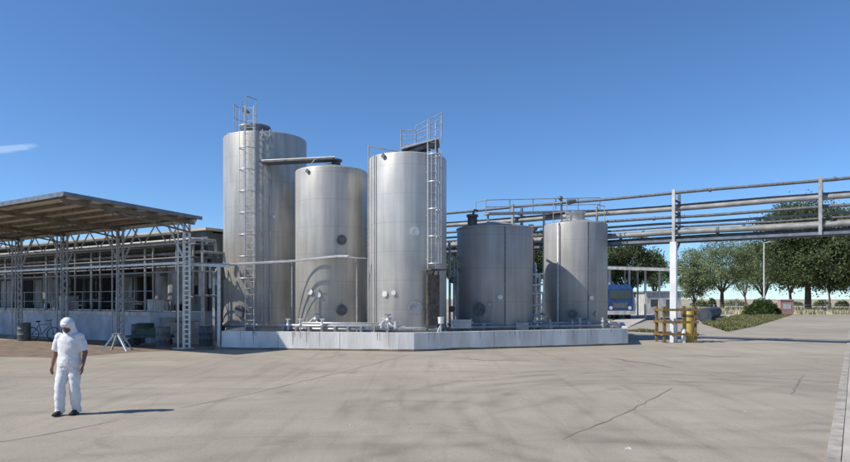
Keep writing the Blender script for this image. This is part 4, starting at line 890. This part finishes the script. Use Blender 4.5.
# ------------------------------------------------------------------ person
def remesh(mb,name,m,parent,vox,smooth=2,disp=None):
    o=mb.build(name+'_src',m); md=o.modifiers.new('r','REMESH'); md.mode='VOXEL'; md.voxel_size=vox; md.use_smooth_shade=True
    s=o.modifiers.new('s','SMOOTH'); s.factor=.5; s.iterations=smooth
    dg=bpy.context.evaluated_depsgraph_get(); me=bpy.data.meshes.new_from_object(o.evaluated_get(dg)); bpy.data.objects.remove(o)
    if disp:
        nrm=[v.normal.copy() for v in me.vertices]
        for v,nv in zip(me.vertices,nrm):
            v.co+=nv*disp(v.co)
    me.update(); ob=bpy.data.objects.new(name,me); COL.objects.link(ob); me.name=name
    if parent: ob.parent=parent
    for p in me.polygons: p.use_smooth=True
    return ob
def seg(b,a,c,r0,r1,n=12,k=1.0):
    b.tube([a,V(a).lerp(V(c),.5),c],[r0,(r0+r1)/2*k,r1],n); b.ball(a,r0,n); b.ball(c,r1,n)
def person():
    p=gp(69.5,414.6)
    r=bpy.data.objects.new('person',None)
    # body skeleton; front is -Y (to the camera)
    hipL,hipR=V((.09,0,.88)),V((-.09,0,.88)); knL,knR=V((.105,-.03,.47)),V((-.115,-.10,.48)); anL,anR=V((.10,.04,.085)),V((-.115,-.10,.09))
    shL,shR=V((.185,.0,1.37)),V((-.185,.0,1.37)); elL,elR=V((.265,.03,1.10)),V((-.275,.05,1.10)); wrL,wrR=V((.265,-.06,.87)),V((-.29,-.02,.87))
    neck=V((0,-.02,1.43)); head=V((0.0,-.075,1.575))
    B=MB()
    B.loft([((0,0,.84),.15,.11),((0,0,.95),.155,.11),((0,0,1.08),.135,.10),((0,0,1.22),.155,.11),((0,.0,1.34),.165,.10),((0,-.005,1.41),.10,.07),((0,-.01,1.45),.055,.055),((0,-.03,1.50),.052,.055)],20)
    for h_,k_,a_ in ((hipL,knL,anL),(hipR,knR,anR)):
        seg(B,h_,k_,.085,.058); seg(B,k_,a_,.055,.04,k=1.1)
        B.ball(a_+V((0,-.06,-.045)),(.042,.11,.035),12)
    for s_,e_,w_ in ((shL,elL,wrL),(shR,elR,wrR)):
        seg(B,s_,e_,.055,.043); seg(B,e_,w_,.042,.027)
        dr=(w_-e_).normalized(); side=1 if s_.x>0 else -1
        palm=w_+dr*.05; B.ball(palm,(.022,.042,.05),12)
        # fingers hang from the palm, gently curled toward the thigh/front
        for i,(oy,ln) in enumerate(((-.030,.068),(-.010,.078),(.010,.072),(.029,.055))):
            a=palm+V((0,oy,-.035)); m1=a+V((-side*.004,oy*.15-.004,-ln*.5)); m2=m1+V((-side*.016,-.004,-ln*.45))
            B.tube([a,m1,m2],[.0095,.009,.0075],8); B.ball(m2,.0078,8)
        a=palm+V((0,-.034,.01)); m1=a+V((-side*.006,-.028,-.03)); m2=m1+V((-side*.01,-.006,-.03)); B.tube([a,m1,m2],[.012,.0105,.009],8); B.ball(m2,.009,8)
    # head, tilted down
    Rm=Matrix.Rotation(math.radians(24),3,'X')
    def hp(x,y,z): return head+Rm@V((x,y,z))
    hb=MB(); hb.ball((0,0,.02),(.074,.092,.105),20); hb.ball((0,-.03,-.06),(.052,.058,.055),16); hb.ball((0,-.095,-.01),(.014,.022,.024),10); hb.ball((0,-.086,.02),(.010,.014,.03),8)
    hb.ball((0,-.083,-.055),(.026,.012,.008),8); hb.ball((0,-.08,-.068),(.022,.012,.008),8); hb.ball((0,-.072,-.095),(.022,.02,.018),8)
    for s_ in (-1,1): hb.ball((s_*.075,.0,.0),(.012,.022,.034),8); hb.ball((s_*.03,-.080,.045),(.024,.012,.008),8); hb.ball((s_*.045,-.06,-.02),(.022,.022,.022),8)
    B.add([head+Rm@v for v in hb.v],hb.f,True)
    W=Matrix.Translation(p)
    root=remesh(B,'person',M['skin'],None,.0075,1)
    root.location=p; tag(root,'man in white hooded cap, white shirt and white trousers walking, head bowed','person')
    # eyes
    e=MB()
    for s_ in (-1,1): e.ball(hp(s_*.03,-.084,.025),(.011,.008,.008),10)
    eo=e.build('eyes',M['glass']); eo.parent=root
    # trousers
    wr=lambda amp,sc: (lambda c: amp*.9*(.35-abs(noise.noise(V((c.x*7+c.z*4,c.y*7,c.z*9+c.x*5)))))+.6*amp*noise.noise(V((c.x*sc+c.z*3,c.y*sc,c.z*sc*1.1)))+amp*.4*noise.noise(V((c.x*sc*2+c.z*9,c.y*sc*2,c.z*sc*2.2))))
    T=MB(); T.loft([((0,0,.80),.155,.125),((0,0,.90),.185,.135),((0,0,1.0),.170,.125),((0,0,1.03),.165,.12)],20)
    for h_,k_,a_ in ((hipL,knL,anL),(hipR,knR,anR)):
        T.tube([h_+V((0,0,.03)),h_.lerp(k_,.5),k_+V((0,0,.04)),k_+V((0,.01,-.05)),k_.lerp(a_,.5),a_+V((0,.012,.015)),a_+V((0,.012,-.045))],[.106,.100,.084,.090,.084,.076,.084],16); T.ball(h_,.105,12)
    remesh(T,'trousers',M['cloth'],root,.010,3,wr(.014,6.5))
    # shirt
    S_=MB(); S_.loft([((0,0,.86),.205,.15),((0,0,.92),.205,.15),((0,0,1.05),.19,.14),((0,0,1.2),.19,.14),((0,0,1.32),.20,.135),((0,0,1.39),.165,.11),((0,-.005,1.44),.085,.08),((0,-.01,1.46),.075,.07)],24)
    for s_,e_,q in ((shL,elL,1),(shR,elR,-1)):
        en=s_.lerp(e_,.86); S_.tube([s_+V((-q*.04,0,.0)),s_.lerp(e_,.3),en],[.080,.078,.074],16); S_.ball(s_+V((-q*.008,0,.0)),.080,14)
    # collar and placket in the same garment
    S_.tube([V((.07*math.cos(t),-.012+.068*math.sin(t),1.462)) for t in [i*math.pi/8 for i in range(17)]],.014,8,False)
    remesh(S_,'shirt',M['cloth'],root,.010,3,wr(.014,6.5))
    # buttons
    Bt=MB()
    # shoes
    for a_ in (anL,anR):
        F_=MB(); zb=a_.z-.085; F_.loft([(V((a_.x,a_.y+.07,zb+.045)),.03,.03,Matrix.Rotation(math.pi/2,3,'X')),(V((a_.x,a_.y+.04,zb+.055)),.045,.05,Matrix.Rotation(math.pi/2,3,'X')),(V((a_.x,a_.y-.04,zb+.05)),.048,.045,Matrix.Rotation(math.pi/2,3,'X')),(V((a_.x,a_.y-.12,zb+.038)),.055,.035,Matrix.Rotation(math.pi/2,3,'X')),(V((a_.x,a_.y-.19,zb+.03)),.04,.025,Matrix.Rotation(math.pi/2,3,'X'))],16)
        F_.tube([V((a_.x,a_.y+.01,zb+.05)),V((a_.x,a_.y+.012,zb+.12))],.05,14)
        remesh(F_,'shoe',M['shoe'],root,.008,2)
    # cap with neck flap
    C_=MB(); hb=MB(); hb.ball((0,.020,.045),(.104,.116,.100),20); hb.loft([((0,.035,.06),.102,.092),((0,.040,-.04),.112,.085),((0,.045,-.12),.122,.085),((0,.05,-.17),.13,.08)],20)
    C_.add([head+Rm@v for v in hb.v],hb.f,True)
    br=MB(); br.ball((0,-.085,.075),(.062,.035,.012),14); C_.add([head+Rm@v for v in br.v],br.f,True)
    remesh(C_,'cap',M['cloth'],root,.008,3,wr(.010,12))
    # dark scarf/mask over the lower face
    K=MB(); kb=MB(); kb.ball((0,-.035,-.055),(.062,.066,.05),18); K.add([head+Rm@v for v in kb.v],kb.f,True)
    M['mask']=mat('grey_face_mask',(.09,.09,.10),.9)
    remesh(K,'face_mask',M['mask'],root,.008,1)
    return root
person()

# ------------------------------------------------------------------ world, sun, camera
SUN_EL=math.radians(45.); sdir=V((-.950,-.312,0)).normalized()
w=bpy.data.worlds.new('World'); SC.world=w; w.use_nodes=True; N=w.node_tree.nodes; L=w.node_tree.links; bg=N['Background']
sky=N.new('ShaderNodeTexSky'); sky.sky_type='NISHITA'; sky.sun_disc=False; sky.sun_elevation=SUN_EL; sky.sun_rotation=math.atan2(sdir.x,sdir.y)%(2*math.pi)
sky.altitude=1500; sky.air_density=1.0; sky.dust_density=.15; sky.ozone_density=6
# a small wisp of cloud, low at the left, fixed in the sky by its direction
tc=N.new('ShaderNodeTexCoord'); cd=V(((8-CX)/F,1,(HY-149)/F)).normalized(); rt=V((1,0,0)).cross(cd); sidev=V((cd.y,-cd.x,0)).normalized(); upv=sidev.cross(cd).normalized()
def dotn(v):
    q=N.new('ShaderNodeVectorMath'); q.operation='DOT_PRODUCT'; q.inputs[1].default_value=v; L.new(tc.outputs['Generated'],q.inputs[0]); return q.outputs['Value']
def mth(op,a,b=None):
    q=N.new('ShaderNodeMath'); q.operation=op
    for i,k in enumerate((a,b)):
        if k is None: continue
        if isinstance(k,(int,float)): q.inputs[i].default_value=k
        else: L.new(k,q.inputs[i])
    return q.outputs[0]
a_=dotn(sidev); b_=dotn(upv); b2=mth('ADD',b_,mth('MULTIPLY',a_,-.22)); nz=N.new('ShaderNodeTexNoise'); nz.inputs['Scale'].default_value=38; nz.inputs['Detail'].default_value=6
mpn=N.new('ShaderNodeMapping'); mpn.inputs['Scale'].default_value=(1,1,3); L.new(tc.outputs['Generated'],mpn.inputs[0]); L.new(mpn.outputs[0],nz.inputs['Vector'])
e=mth('ADD',mth('POWER',mth('ABSOLUTE',mth('DIVIDE',a_,.030)),2),mth('POWER',mth('ABSOLUTE',mth('DIVIDE',b2,.0048)),2))
e=mth('ADD',e,mth('MULTIPLY',mth('SUBTRACT',nz.outputs['Fac'],.5),2.5))
mr=N.new('ShaderNodeMapRange'); mr.interpolation_type='SMOOTHSTEP'; mr.inputs[1].default_value=0; mr.inputs[2].default_value=1.5; mr.inputs[3].default_value=.2; mr.inputs[4].default_value=0; L.new(e,mr.inputs[0])
front=mth('GREATER_THAN',dotn(cd),.5); fac=mth('MULTIPLY',mr.outputs[0],front)
hs=N.new('ShaderNodeMixRGB'); hs.blend_type='MULTIPLY'; hs.inputs[0].default_value=1; hs.inputs[2].default_value=(.78,.945,1.07,1); L.new(sky.outputs[0],hs.inputs[1])
mx=N.new('ShaderNodeMixRGB'); L.new(fac,mx.inputs[0]); L.new(hs.outputs[0],mx.inputs[1]); mx.inputs[2].default_value=(8.5,9.2,10,1)
L.new(mx.outputs[0],bg.inputs['Color']); bg.inputs['Strength'].default_value=.115
sl=bpy.data.lights.new('sun','SUN'); sl.energy=4.4; sl.angle=math.radians(.55); sl.color=(1,.94,.84); so=bpy.data.objects.new('sun',sl); COL.objects.link(so)
sv=V((sdir.x*math.cos(SUN_EL),sdir.y*math.cos(SUN_EL),math.sin(SUN_EL))); so.rotation_euler=sv.to_track_quat('Z','Y').to_euler(); so.location=(-30,-10,40)
cam=bpy.data.cameras.new('camera'); co=bpy.data.objects.new('camera',cam); COL.objects.link(co); co.location=(0,0,H); co.rotation_euler=(math.pi/2,0,0)
cam.sensor_width=36; cam.lens=36*F/850; cam.shift_y=(HY-231)/850; cam.clip_end=9000; cam.clip_start=.1; SC.camera=co
SC.view_settings.view_transform='Standard'; SC.view_settings.look='None'; SC.view_settings.exposure=.28; SC.view_settings.gamma=1; SC.view_settings.use_curve_mapping=False
SC.render.engine='CYCLES'
for o in COL.objects:
    if '_o' in o: del o['_o']
